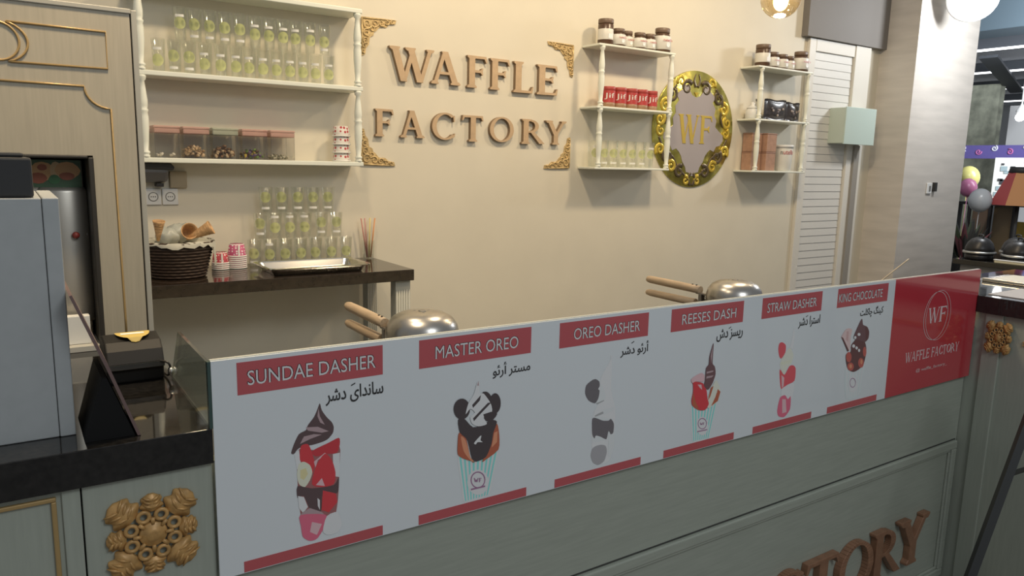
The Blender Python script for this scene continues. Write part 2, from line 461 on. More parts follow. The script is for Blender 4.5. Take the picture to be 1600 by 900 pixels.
  ('wafl',[(9044,10775),(9136,10804),(9127,10532),(8975,10425)]),
  ('oreo',[(8071,11263),(8102,11292),(8159,11299),(8215,11281),(8285,11207),(8380,11091),(8463,11017),(8555,11010),(8671,11032),(8760,11052),(8829,11071),(8903,11096),(8960,11106),(9018,11096),(9082,11070),(9115,11034),(9097,10965),(9052,10865),(9018,10780),(9004,10699),(8991,10600),(8973,10517),(8936,10422),(8881,10306),(8827,10228),(8751,10192),(8650,10171),(8576,10166),(8531,10177),(8487,10206),(8451,10260),(8412,10394),(8365,10590),(8320,10733),(8258,10811),(8178,10882),(8123,10947),(8094,11048),(8072,11178)]),
  ('oreo',[(8377,11468),(8375,11442),(8371,11411),(8365,11386),(8356,11364),(8342,11338),(8329,11318),(8313,11302),(8292,11285),(8273,11273),(8252,11266),(8226,11259),(8204,11256),(8181,11258),(8153,11263),(8130,11269),(8108,11280),(8082,11295),(8061,11310),(8042,11328),(8020,11353),(8004,11374),(7991,11398),(7977,11428),(7967,11454),(7961,11480),(7956,11512),(7953,11539),(7955,11565),(7959,11595),(7965,11620),(7974,11642),(7988,11667),(8000,11687),(8016,11703),(8037,11720),(8055,11732),(8076,11740),(8102,11746),(8124,11749),(8146,11748),(8174,11744),(8197,11738),(8219,11728),(8246,11712),(8267,11698),(8286,11680),(8308,11656),(8324,11634),(8338,11610),(8353,11580),(8363,11554),(8369,11528),(8375,11495)]),
  ('oreo',[(9207,11469),(9206,11443),(9204,11412),(9200,11387),(9193,11364),(9184,11338),(9175,11318),(9163,11301),(9148,11283),(9135,11271),(9120,11262),(9101,11254),(9085,11250),(9069,11251),(9049,11254),(9032,11259),(9016,11269),(8997,11283),(8982,11297),(8968,11314),(8952,11337),(8940,11358),(8930,11380),(8919,11410),(8912,11435),(8907,11461),(8903,11493),(8901,11519),(8902,11544),(8905,11575),(8908,11600),(8915,11622),(8924,11648),(8933,11668),(8944,11685),(8959,11703),(8972,11715),(8987,11724),(9006,11732),(9021,11736),(9038,11736),(9058,11733),(9074,11728),(9090,11719),(9110,11705),(9125,11692),(9139,11675),(9155,11651),(9167,11631),(9177,11608),(9188,11579),(9196,11554),(9201,11528),(9205,11495)]),
  ('oreo',[(8696,11795),(8722,11819),(8768,11818),(8805,11809),(8832,11797),(8865,11775),(8896,11741),(8944,11676),(9008,11578),(9053,11494),(9082,11405),(9107,11295),(9111,11215),(9076,11161),(9015,11110),(8961,11084),(8904,11083),(8832,11101),(8783,11137),(8758,11222),(8740,11351),(8727,11458),(8712,11571),(8697,11708)]),
  ('whitec',[(8553,12057),(8575,12085),(8600,12097),(8616,12082),(8619,12006),(8619,11886),(8626,11805),(8652,11788),(8694,11790),(8736,11775),(8794,11706),(8873,11599),(8926,11515),(8954,11442),(8973,11360),(8971,11306),(8928,11286),(8857,11277),(8806,11267),(8778,11247),(8754,11218),(8747,11188),(8775,11140),(8821,11074),(8836,11030),(8782,11013),(8686,11007),(8611,11012),(8550,11034),(8483,11073),(8437,11110),(8409,11159),(8388,11225),(8385,11274),(8420,11305),(8477,11336),(8506,11363),(8481,11402),(8427,11450),(8382,11472),(8339,11439),(8289,11381),(8262,11361),(8271,11420),(8300,11526),(8331,11611),(8373,11674),(8431,11744),(8474,11807),(8502,11888),(8531,11990)]),
  ('oreo',[(8429,11552),(8662,11756),(8634,11628),(8455,11481)]),
  ('oreo',[(8459,11230),(8850,11536),(8951,11533),(8631,11284),(8485,11159)]),
  ('chocl',[(8554,11991),(8591,12104),(8603,11984)]),
  ('oreo',[(8730,11280),(8956,11309),(8959,11151),(8783,11137)]),
  ('whitec',[(8494,10633),(8531,10671),(8595,10725),(8640,10761),(8663,10775),(8681,10780),(8690,10774),(8685,10746),(8672,10700),(8667,10666),(8687,10644),(8718,10621),(8728,10610),(8695,10615),(8636,10629),(8593,10636),(8573,10624),(8557,10602),(8544,10591),(8523,10597),(8499,10613)]),
 ],
 'oreod': [
  ('cr3',[(12283,11696),(12346,11792),(12431,11903),(12492,11983),(12526,12046),(12555,12106),(12574,12131),(12587,12113),(12597,12058),(12604,11969),(12607,11770),(12612,11476),(12626,11247),(12675,11078),(12748,10892),(12795,10735),(12804,10559),(12799,10341),(12793,10163),(12794,9988),(12794,9781),(12784,9628),(12754,9513),(12705,9396),(12646,9325),(12543,9294),(12398,9288),(12289,9317),(12207,9419),(12122,9582),(12066,9731),(12036,9904),(12016,10130),(12011,10307),(12025,10465),(12055,10645),(12085,10774),(12129,10851),(12188,10921),(12223,10990),(12215,11097),(12188,11239),(12178,11355),(12200,11464),(12241,11593)]),
  ('cr1',[(12219,11507),(12263,11482),(12330,11400),(12379,11325),(12412,11246),(12441,11146),(12444,11075),(12395,11036),(12312,11004),(12248,10986),(12199,10977),(12148,10975),(12123,10987),(12142,11023),(12185,11085),(12214,11151),(12216,11266),(12211,11421)]),
  ('grey1',[(11967,11623),(12008,11634),(12053,11638),(12089,11633),(12128,11613),(12176,11580),(12207,11549),(12220,11512),(12225,11464),(12224,11428),(12210,11402),(12188,11375),(12178,11355),(12191,11343),(12216,11330),(12230,11308),(12228,11253),(12217,11174),(12201,11113),(12173,11065),(12132,11015),(12088,10992),(12024,11013),(11936,11060),(11871,11107),(11825,11163),(11780,11238),(11754,11302),(11749,11370),(11757,11453),(11778,11514),(11829,11556),(11907,11597)]),
  ('grey3',[(12123,10987),(12396,11035),(12387,11004),(12175,10950)]),
  ('grey3',[(12116,10669),(12178,10687),(12278,10710),(12362,10727),(12449,10736),(12553,10744),(12615,10745),(12622,10735),(12601,10716),(12567,10700),(12498,10686),(12396,10667),(12316,10654),(12249,10644),(12175,10634),(12128,10631),(12107,10639),(12100,10654)]),
  ('cr1',[(12360,10767),(12765,10801),(12746,10703),(12419,10616)]),
  ('cr1',[(12019,10626),(12217,10631),(12734,10460),(12793,9916),(12055,9936)]),
  ('grey1',[(12021,10585),(12048,10612),(12096,10607),(12145,10592),(12211,10562),(12302,10516),(12376,10483),(12445,10465),(12525,10452),(12581,10446),(12611,10459),(12634,10479),(12656,10482),(12692,10448),(12738,10388),(12768,10332),(12775,10262),(12773,10171),(12766,10106),(12749,10064),(12723,10028),(12699,10016),(12668,10057),(12628,10127),(12598,10158),(12579,10103),(12559,10004),(12533,9945),(12483,9959),(12410,10004),(12350,10041),(12290,10070),(12218,10101),(12170,10116),(12149,10096),(12137,10059),(12124,10044),(12099,10067),(12065,10117),(12042,10180),(12028,10303),(12018,10474)]),
  ('grey2',[(12185,9829),(12238,9833),(12307,9833),(12362,9827),(12415,9814),(12476,9791),(12518,9764),(12543,9717),(12563,9649),(12569,9589),(12555,9515),(12525,9422),(12490,9357),(12434,9322),(12355,9295),(12290,9288),(12230,9310),(12159,9353),(12108,9396),(12073,9455),(12040,9534),(12023,9598),(12026,9657),(12043,9725),(12063,9772),(12095,9798),(12142,9818)]),
  ('cr1',[(12605,10034),(12809,10078),(12808,9665),(12717,9435),(12613,9456)]),
  ('cr2',[(12550,12193),(12580,12201),(12587,12090),(12557,12074)]),
 ],
 'reeses': [
  ('teal',[(15644,10332),(15772,10309),(15982,10210),(16138,10139),(16227,10125),(16312,10128),(16387,10142),(16499,10193),(16641,10266),(16727,10290),(16728,10215),(16691,10078),(16657,9961),(16633,9854),(16604,9723),(16577,9611),(16562,9483),(16538,9327),(16475,9229),(16284,9198),(16006,9201),(15820,9246),(15756,9379),(15729,9589),(15713,9767),(15674,9962),(15634,10198)]),
  ('teald',[(15685,10315),(15747,10290),(15881,9252),(15844,9254)]),
  ('teald',[(15822,10265),(15883,10246),(15963,9249),(15926,9250)]),
  ('teald',[(15958,10228),(16019,10215),(16046,9245),(16009,9247)]),
  ('teald',[(16094,10204),(16155,10198),(16130,9242),(16092,9243)]),
  ('teald',[(16229,10194),(16290,10194),(16213,9238),(16175,9240)]),
  ('teald',[(16365,10197),(16426,10203),(16297,9234),(16259,9236)]),
  ('teald',[(16500,10215),(16560,10227),(16382,9231),(16344,9233)]),
  ('teald',[(16634,10246),(16695,10264),(16466,9227),(16428,9229)]),
  ('label',[(16426,9602),(16427,9572),(16425,9536),(16420,9507),(16411,9481),(16397,9451),(16384,9429),(16367,9411),(16343,9391),(16322,9378),(16298,9369),(16268,9362),(16242,9359),(16215,9361),(16181,9368),(16154,9376),(16127,9389),(16094,9407),(16068,9425),(16044,9447),(16017,9476),(15996,9501),(15978,9529),(15958,9564),(15944,9594),(15935,9625),(15925,9663),(15920,9694),(15920,9724),(15922,9759),(15927,9787),(15936,9813),(15949,9842),(15962,9865),(15979,9883),(16003,9902),(16023,9916),(16046,9925),(16076,9932),(16102,9935),(16129,9933),(16162,9927),(16189,9920),(16217,9908),(16249,9889),(16275,9872),(16299,9850),(16327,9822),(16349,9797),(16367,9769),(16387,9733),(16401,9703),(16412,9672),(16421,9633)]),
  ('plum',[(16355,9688),(16351,9635),(16325,9647),(16328,9692)]),
  ('plum',[(16351,9635),(16328,9591),(16305,9610),(16325,9647)]),
  ('plum',[(16328,9591),(16290,9560),(16272,9583),(16305,9610)]),
  ('plum',[(16290,9560),(16239,9545),(16229,9570),(16272,9583)]),
  ('plum',[(16239,9545),(16181,9547),(16179,9572),(16229,9570)]),
  ('plum',[(16181,9547),(16122,9567),(16128,9588),(16179,9572)]),
  ('plum',[(16122,9567),(16067,9601),(16080,9618),(16128,9588)]),
  ('plum',[(16067,9601),(16021,9647),(16042,9657),(16080,9618)]),
  ('plum',[(16021,9647),(15990,9700),(16015,9703),(16042,9657)]),
  ('plum',[(15990,9700),(15976,9755),(16003,9751),(16015,9703)]),
  ('plum',[(15976,9755),(15981,9807),(16006,9795),(16003,9751)]),
  ('plum',[(15981,9807),(16003,9851),(16025,9833),(16006,9795)]),
  ('plum',[(16003,9851),(16041,9882),(16058,9859),(16025,9833)]),
  ('plum',[(16041,9882),(16091,9897),(16101,9873),(16058,9859)]),
  ('plum',[(16091,9897),(16149,9895),(16151,9871),(16101,9873)]),
  ('plum',[(16149,9895),(16208,9877),(16202,9855),(16151,9871)]),
  ('plum',[(16208,9877),(16263,9843),(16249,9826),(16202,9855)]),
  ('plum',[(16263,9843),(16309,9797),(16289,9786),(16249,9826)]),
  ('plum',[(16309,9797),(16341,9743),(16316,9740),(16289,9786)]),
  ('plum',[(16341,9743),(16355,9688),(16328,9692),(16316,9740)]),
  ('plum',[(16058,9777),(16084,9772),(16116,9694),(16090,9699)]),
  ('plum',[(16094,9698),(16112,9695),(16128,9735),(16110,9739)]),
  ('plum',[(16106,9739),(16132,9735),(16156,9687),(16130,9692)]),
  ('plum',[(16134,9691),(16152,9688),(16170,9757),(16152,9760)]),
  ('plum',[(16187,9754),(16207,9750),(16214,9677),(16194,9680)]),
  ('plum',[(16187,9754),(16247,9743),(16248,9733),(16188,9743)]),
  ('plum',[(16190,9723),(16235,9715),(16236,9706),(16190,9714)]),
  ('plum',[(15978,9531),(16384,9519),(16386,9491),(15981,9503)]),
  ('cream2',[(16622,10958),(16670,10915),(16728,10829),(16769,10757),(16800,10699),(16829,10629),(16839,10566),(16828,10487),(16798,10385),(16750,10308),(16645,10245),(16493,10180),(16386,10151),(16328,10177),(16281,10238),(16260,10298),(16274,10371),(16312,10470),(16348,10552),(16386,10632),(16437,10728),(16480,10800),(16524,10864),(16578,10931)]),
  ('waffle',[(16714,10675),(16839,10575),(16750,10308),(16476,10195),(16640,10462)]),
  ('waffle',[(16421,10764),(16525,10793),(16416,10497),(16315,10378)]),
  ('cream2',[(16590,10649),(16697,10588),(16580,10426),(16501,10393)]),
  ('red',[(15594,11106),(15631,11129),(15696,11148),(15740,11150),(15743,11124),(15734,11077),(15750,11040),(15834,11015),(15964,10986),(16063,10950),(16129,10882),(16196,10783),(16240,10702),(16263,10628),(16279,10541),(16293,10471),(16323,10408),(16360,10336),(16374,10279),(16346,10223),(16291,10159),(16233,10123),(16152,10123),(16041,10143),(15951,10171),(15863,10218),(15759,10288),(15691,10346),(15663,10402),(15649,10471),(15645,10530),(15655,10594),(15674,10675),(15686,10743),(15685,10814),(15677,10900),(15666,10965),(15641,11016),(15606,11070)]),
  ('waffle',[(15691,10346),(15686,10743),(15802,10461),(15982,10165)]),
  ('pinkl',[(15575,11117),(15592,11142),(15630,11168),(15676,11190),(15761,11217),(15883,11249),(15972,11262),(16030,11243),(16085,11202),(16116,11163),(16126,11107),(16120,11034),(16090,10990),(15995,10996),(15851,11023),(15750,11040),(15699,11032),(15659,11016),(15632,11013),(15606,11039),(15582,11083)]),
  ('pinkl',[(15850,10937),(16005,10915),(16050,10753),(15939,10836)]),
  ('choc2',[(16398,12091),(16408,12020),(16408,11864),(16408,11740),(16407,11648),(16407,11546),(16415,11475),(16443,11437),(16486,11407),(16519,11372),(16542,11309),(16566,11219),(16573,11143),(16552,11064),(16511,10965),(16472,10890),(16423,10823),(16357,10750),(16301,10715),(16240,10740),(16166,10800),(16121,10853),(16118,10900),(16135,10961),(16148,11026),(16149,11132),(16150,11277),(16158,11377),(16187,11417),(16231,11442),(16260,11473),(16264,11536),(16261,11627),(16268,11713),(16305,11843),(16361,12010)]),
  ('chocl',[(16187,11263),(16466,11269),(16458,11226),(16192,11209)]),
  ('chocl',[(16200,11129),(16493,11119),(16423,11066),(16187,11064)]),
  ('chocl',[(16377,12050),(16374,11700),(16352,11483),(16311,11708)]),
 ],
 'straw': [
  ('cr2',[(20075,12158),(20014,11824),(19949,11513),(20114,11447),(20137,11856)]),
  ('cream2',[(19724,11358),(19793,11425),(19879,11491),(19949,11513),(20023,11457),(20111,11349),(20161,11258),(20158,11171),(20127,11065),(20090,10990),(20033,10950),(19952,10915),(19892,10878),(19854,10807),(19815,10713),(19779,10664),(19730,10691),(19667,10759),(19619,10824),(19576,10893),(19531,10985),(19518,11065),(19565,11157),(19650,11273)]),
  ('banana',[(19548,11107),(20038,11112),(20051,11019),(19595,11010)]),
  ('red3',[(19401,11713),(19435,11734),(19487,11745),(19535,11742),(19595,11719),(19673,11676),(19723,11630),(19743,11564),(19749,11473),(19739,11401),(19695,11334),(19623,11259),(19568,11218),(19528,11225),(19486,11259),(19454,11301),(19424,11367),(19393,11462),(19375,11536),(19375,11598),(19384,11667)]),
  ('red3',[(19528,10882),(19589,10837),(19694,10724),(19779,10664),(19849,10721),(19930,10834),(19994,10911),(20056,10931),(20128,10933),(20185,10922),(20237,10898),(20295,10854),(20331,10796),(20348,10680),(20352,10514),(20327,10401),(20232,10357),(20083,10333),(19967,10314),(19873,10274),(19769,10227),(19697,10215),(19656,10267),(19621,10365),(19596,10460),(19564,10600),(19530,10782)]),
  ('pinkl',[(19637,10684),(19792,10570),(19793,10293),(19706,10260)]),
  ('white2',[(19697,10215),(19773,10257),(19898,10289),(20003,10308),(20112,10326),(20245,10336),(20325,10307),(20336,10177),(20313,9977),(20279,9845),(20222,9811),(20136,9813),(20066,9832),(20001,9882),(19924,9959),(19866,10004),(19814,9985),(19757,9942),(19720,9934),(19697,10007),(19683,10128)]),
  ('pink',[(19662,9943),(19731,9982),(19828,9995),(19903,9988),(19959,9945),(20019,9874),(20066,9832),(20112,9855),(20165,9903),(20199,9905),(20220,9794),(20232,9613),(20220,9477),(20156,9391),(20052,9307),(19962,9262),(19867,9266),(19750,9298),(19670,9336),(19624,9387),(19588,9461),(19574,9539),(19587,9663),(19621,9831)]),
  ('pinkl',[(19776,9878),(19957,9849),(20050,9412),(19838,9401)]),
 ],
 'king': [
  ('teal2',[(23064,10449),(23179,10452),(23385,10333),(23551,10251),(23679,10260),(23825,10299),(23936,10332),(24035,10378),(24143,10430),(24204,10416),(24200,10251),(24161,9982),(24129,9774),(24128,9621),(24124,9458),(24063,9356),(23837,9301),(23499,9279),(23266,9351),(23152,9670),(23073,10152)]),
  ('teal',[(23124,10420),(23202,10396),(23356,9360),(23304,9361)]),
  ('teal',[(23319,10366),(23396,10350),(23488,9360),(23435,9360)]),
  ('teal',[(23512,10333),(23588,10326),(23620,9359),(23567,9359)]),
  ('teal',[(23703,10322),(23778,10324),(23754,9358),(23700,9359)]),
  ('teal',[(23891,10333),(23966,10343),(23887,9357),(23834,9358)]),
  ('teal',[(24078,10366),(24152,10385),(24022,9357),(23968,9357)]),
  ('label',[(23849,9757),(23852,9725),(23853,9685),(23851,9655),(23844,9626),(23833,9594),(23821,9569),(23805,9548),(23783,9526),(23762,9511),(23739,9501),(23709,9492),(23683,9488),(23655,9489),(23621,9494),(23592,9502),(23564,9514),(23529,9533),(23501,9551),(23475,9573),(23444,9603),(23421,9630),(23400,9659),(23378,9696),(23361,9728),(23348,9761),(23336,9801),(23328,9834),(23325,9866),(23325,9905),(23327,9935),(23334,9963),(23345,9996),(23356,10020),(23372,10040),(23394,10062),(23414,10078),(23437,10088),(23467,10097),(23492,10102),(23520,10101),(23554,10096),(23582,10089),(23611,10077),(23645,10058),(23673,10041),(23700,10019),(23730,9989),(23754,9963),(23775,9934),(23798,9896),(23815,9864),(23828,9831),(23841,9791)]),
  ('plum',[(23757,9829),(23757,9775),(23732,9786),(23732,9832)]),
  ('plum',[(23757,9775),(23740,9729),(23717,9747),(23732,9786)]),
  ('plum',[(23740,9729),(23707,9696),(23689,9718),(23717,9747)]),
  ('plum',[(23707,9696),(23661,9678),(23649,9703),(23689,9718)]),
  ('plum',[(23661,9678),(23607,9678),(23603,9703),(23649,9703)]),
  ('plum',[(23607,9678),(23550,9695),(23554,9717),(23603,9703)]),
  ('plum',[(23550,9695),(23496,9727),(23508,9745),(23554,9717)]),
  ('plum',[(23496,9727),(23450,9772),(23468,9784),(23508,9745)]),
  ('plum',[(23450,9772),(23417,9825),(23439,9829),(23468,9784)]),
  ('plum',[(23417,9825),(23399,9881),(23424,9877),(23439,9829)]),
  ('plum',[(23399,9881),(23399,9934),(23424,9923),(23424,9877)]),
  ('plum',[(23399,9934),(23416,9979),(23438,9962),(23424,9923)]),
  ('plum',[(23416,9979),(23449,10013),(23467,9991),(23438,9962)]),
  ('plum',[(23449,10013),(23494,10031),(23506,10006),(23467,9991)]),
  ('plum',[(23494,10031),(23548,10031),(23552,10007),(23506,10006)]),
  ('plum',[(23548,10031),(23604,10015),(23601,9993),(23552,10007)]),
  ('plum',[(23604,10015),(23659,9983),(23647,9965),(23601,9993)]),
  ('plum',[(23659,9983),(23705,9938),(23687,9926),(23647,9965)]),
  ('plum',[(23705,9938),(23739,9885),(23716,9881),(23687,9926)]),
  ('plum',[(23739,9885),(23757,9829),(23732,9832),(23716,9881)]),
  ('wafer',[(22637,11571),(22696,11651),(22805,11756),(22902,11819),(23007,11824),(23139,11799),(23220,11763),(23226,11700),(23201,11604),(23184,11511),(23194,11378),(23212,11202),(23215,11087),(23195,11044),(23155,11031),(23104,11054),(23009,11151),(22873,11306),(22776,11417),(22711,11474),(22653,11524)]),
  ('chocd',[(22637,11571),(22734,11537),(23161,11038),(23081,11010)]),
  ('wafl2',[(22917,11725),(23033,11722),(23057,11339),(22924,11447)]),
  ('chocd',[(23009,10925),(23081,10949),(23195,10963),(23271,10987),(23277,11051),(23260,11146),(23271,11221),(23348,11295),(23474,11380),(23591,11419),(23738,11385),(23930,11304),(24063,11224),(24133,11125),(24183,10990),(24206,10873),(24196,10738),(24160,10570),(24117,10452),(24048,10385),(23949,10330),(23862,10294),(23769,10268),(23651,10247),(23552,10246),(23443,10273),(23311,10325),(23215,10382),(23150,10469),(23088,10591),(23048,10686),(23021,10769),(23002,10863)]),
  ('brick',[(23343,10790),(23344,10770),(23345,10747),(23343,10728),(23339,10711),(23332,10692),(23325,10677),(23315,10664),(23301,10651),(23289,10641),(23275,10635),(23256,10629),(23241,10626),(23224,10627),(23203,10630),(23185,10634),(23168,10641),(23147,10652),(23130,10662),(23114,10675),(23095,10693),(23081,10708),(23069,10726),(23055,10748),(23045,10766),(23037,10786),(23030,10810),(23025,10830),(23023,10849),(23023,10872),(23024,10891),(23029,10908),(23036,10927),(23043,10942),(23053,10954),(23066,10968),(23078,10977),(23092,10984),(23111,10989),(23126,10992),(23143,10992),(23164,10989),(23181,10986),(23199,10979),(23220,10968),(23237,10958),(23253,10945),(23271,10927),(23286,10912),(23298,10894),(23312,10872),(23323,10853),(23330,10834),(23338,10810)]),
  ('brick',[(23536,10433),(23537,10418),(23536,10399),(23533,10385),(23526,10372),(23516,10357),(23506,10346),(23493,10336),(23476,10327),(23460,10320),(23442,10316),(23419,10313),(23400,10311),(23379,10313),(23354,10316),(23333,10321),(23312,10327),(23287,10337),(23267,10346),(23249,10358),(23228,10373),(23211,10386),(23197,10400),(23182,10418),(23171,10434),(23163,10450),(23155,10469),(23151,10485),(23150,10500),(23152,10518),(23155,10533),(23161,10546),(23171,10561),(23181,10572),(23193,10581),(23211,10591),(23226,10597),(23244,10601),(23266,10605),(23286,10606),(23306,10605),(23332,10602),(23352,10598),(23373,10591),(23398,10581),(23418,10572),(23437,10561),(23458,10546),(23475,10533),(23489,10519),(23505,10500),(23516,10485),(23524,10469),(23532,10449)]),
  ('brick',[(24118,10490),(24120,10471),(24120,10449),(24118,10431),(24113,10415),(24105,10396),(24097,10382),(24086,10370),(24071,10357),(24058,10348),(24042,10343),(24022,10337),(24005,10335),(23987,10336),(23964,10339),(23945,10343),(23926,10350),(23903,10361),(23885,10372),(23868,10384),(23848,10402),(23832,10417),(23819,10434),(23804,10456),(23793,10474),(23785,10493),(23778,10516),(23773,10535),(23771,10554),(23771,10576),(23773,10594),(23778,10610),(23786,10629),(23794,10643),(23804,10655),(23819,10667),(23833,10676),(23848,10682),(23868,10688),(23885,10690),(23903,10689),(23926,10687),(23945,10682),(23964,10675),(23987,10665),(24005,10654),(24022,10642),(24042,10624),(24058,10609),(24071,10592),(24086,10570),(24097,10552),(24105,10533),(24113,10510)]),
  ('brick',[(24206,10873),(24208,10854),(24210,10831),(24210,10813),(24208,10797),(24204,10777),(24200,10762),(24194,10750),(24186,10736),(24178,10727),(24169,10720),(24157,10714),(24147,10710),(24136,10710),(24121,10712),(24110,10715),(24098,10721),(24083,10731),(24071,10740),(24059,10752),(24046,10768),(24036,10783),(24026,10799),(24016,10820),(24008,10838),(24002,10857),(23995,10880),(23991,10899),(23989,10918),(23987,10940),(23987,10958),(23989,10975),(23992,10994),(23996,11009),(24002,11021),(24010,11035),(24018,11044),(24027,11051),(24039,11057),(24049,11061),(24061,11061),(24075,11060),(24087,11057),(24099,11050),(24113,11041),(24125,11032),(24137,11020),(24150,11003),(24161,10989),(24170,10973),(24181,10952),(24189,10934),(24195,10915),(24201,10892)]),
  ('wafl',[(23421,10458),(23422,10450),(23422,10440),(23421,10432),(23419,10425),(23415,10417),(23411,10411),(23406,10406),(23399,10400),(23392,10396),(23385,10394),(23376,10392),(23368,10391),(23359,10391),(23349,10392),(23340,10394),(23331,10398),(23321,10403),(23312,10407),(23304,10413),(23295,10421),(23288,10427),(23282,10435),(23275,10444),(23270,10452),(23267,10461),(23263,10471),(23261,10480),(23260,10488),(23261,10498),(23262,10505),(23264,10512),(23268,10521),(23272,10527),(23277,10532),(23284,10537),(23290,10541),(23297,10544),(23307,10546),(23315,10547),(23323,10546),(23334,10545),(23342,10543),(23351,10540),(23362,10535),(23370,10531),(23378,10525),(23387,10517),(23394,10510),(23400,10503),(23407,10493),(23412,10485),(23416,10477),(23419,10467)]),
  ('wafl',[(24030,10535),(24031,10526),(24031,10515),(24031,10506),(24029,10497),(24027,10488),(24024,10481),(24020,10475),(24015,10468),(24010,10463),(24004,10460),(23997,10457),(23990,10456),(23983,10456),(23974,10457),(23967,10459),(23960,10462),(23951,10467),(23944,10472),(23937,10478),(23929,10487),(23923,10494),(23918,10502),(23911,10513),(23907,10522),(23904,10531),(23900,10543),(23898,10553),(23897,10562),(23896,10573),(23897,10582),(23898,10590),(23901,10600),(23904,10607),(23907,10613),(23913,10620),(23918,10624),(23923,10628),(23931,10631),(23937,10632),(23944,10632),(23953,10631),(23960,10629),(23967,10626),(23976,10621),(23983,10616),(23990,10610),(23998,10602),(24004,10594),(24010,10586),(24016,10575),(24020,10566),(24024,10557),(24027,10545)]),
  ('choc2',[(23730,12084),(23765,12042),(23795,11940),(23832,11863),(23906,11828),(24011,11798),(24089,11766),(24147,11716),(24206,11646),(24243,11584),(24257,11510),(24258,11415),(24244,11346),(24202,11298),(24132,11253),(24062,11233),(23966,11253),(23835,11296),(23724,11333),(23595,11362),(23439,11400),(23350,11446),(23364,11531),(23430,11654),(23494,11757),(23566,11873),(23662,12012)]),
  ('chocd',[(23964,11793),(24135,11738),(24247,11560),(24229,11338),(24098,11258)]),
  ('whitec',[(23737,11535),(23736,11525),(23732,11514),(23726,11505),(23715,11500),(23699,11494),(23685,11491),(23668,11491),(23647,11494),(23630,11497),(23614,11503),(23595,11513),(23582,11521),(23573,11531),(23564,11544),(23560,11554),(23561,11563),(23565,11575),(23572,11583),(23582,11589),(23598,11594),(23613,11597),(23629,11597),(23650,11595),(23667,11591),(23683,11585),(23702,11576),(23715,11567),(23724,11558),(23733,11545)]),
  ('whitec',[(23514,11451),(23514,11441),(23511,11430),(23506,11422),(23497,11416),(23484,11410),(23473,11407),(23460,11406),(23442,11408),(23428,11411),(23415,11417),(23400,11426),(23389,11435),(23382,11444),(23374,11457),(23370,11467),(23371,11477),(23374,11488),(23379,11496),(23387,11502),(23400,11508),(23412,11511),(23425,11511),(23442,11509),(23456,11506),(23469,11500),(23484,11492),(23495,11483),(23503,11474),(23511,11461)]),
  ('whitec',[(23485,11158),(23484,11147),(23480,11133),(23474,11124),(23464,11117),(23448,11110),(23434,11106),(23418,11106),(23397,11109),(23380,11113),(23364,11120),(23345,11131),(23332,11141),(23323,11152),(23314,11167),(23309,11179),(23310,11191),(23314,11204),(23320,11214),(23330,11221),(23346,11227),(23360,11231),(23376,11231),(23397,11229),(23414,11225),(23430,11218),(23449,11207),(23462,11197),(23471,11186),(23480,11171)]),
  ('whitec',[(23658,11072),(23657,11061),(23654,11049),(23650,11040),(23641,11033),(23628,11027),(23617,11023),(23603,11023),(23586,11025),(23572,11028),(23559,11035),(23543,11045),(23532,11054),(23524,11064),(23516,11078),(23512,11089),(23513,11100),(23516,11112),(23521,11122),(23529,11128),(23542,11135),(23553,11138),(23567,11138),(23584,11136),(23598,11133),(23611,11126),(23627,11117),(23638,11108),(23646,11097),(23654,11083)]),
  ('whitec',[(23811,10968),(23811,10958),(23808,10945),(23804,10936),(23797,10929),(23785,10922),(23775,10919),(23763,10918),(23747,10920),(23735,10923),(23723,10930),(23709,10940),(23699,10949),(23691,10959),(23684,10973),(23681,10984),(23681,10995),(23683,11008),(23687,11017),(23695,11024),(23706,11030),(23716,11034),(23728,11034),(23744,11032),(23756,11029),(23768,11023),(23782,11013),(23792,11004),(23800,10994),(23807,10980)]),
 ],
}
INK = {'cr3':(0.780,0.780,0.780), 'mush':(0.389,0.162,0.156), 'choc':(0.128,0.084,0.086), 'chocl':(0.487,0.351,0.364), 'cream':(0.780,0.780,0.780), 'red':(0.715,0.069,0.081), 'red2':(0.618,0.061,0.074), 'pinkl':(0.780,0.514,0.535), 'banana':(0.780,0.780,0.622), 'banana2':(0.780,0.696,0.384), 'pink':(0.780,0.174,0.262), 'white':(0.780,0.780,0.780), 'teal':(0.780,0.780,0.780), 'teald':(0.280,0.778,0.718), 'label':(0.780,0.780,0.780), 'plum':(0.375,0.196,0.320), 'waffle':(0.512,0.146,0.081), 'wafl':(0.780,0.332,0.189), 'oreo':(0.086,0.069,0.072), 'whitec':(0.780,0.780,0.780), 'cr1':(0.746,0.767,0.768), 'cr2':(0.780,0.780,0.780), 'grey1':(0.183,0.166,0.176), 'grey2':(0.432,0.420,0.433), 'grey3':(0.448,0.450,0.448), 'cream2':(0.780,0.780,0.669), 'choc2':(0.192,0.103,0.108), 'red3':(0.780,0.125,0.149), 'white2':(0.780,0.780,0.780), 'teal2':(0.715,0.780,0.780), 'wafer':(0.780,0.583,0.560), 'chocd':(0.166,0.076,0.076), 'brick':(0.572,0.139,0.114), 'wafl2':(0.666,0.435,0.419)}

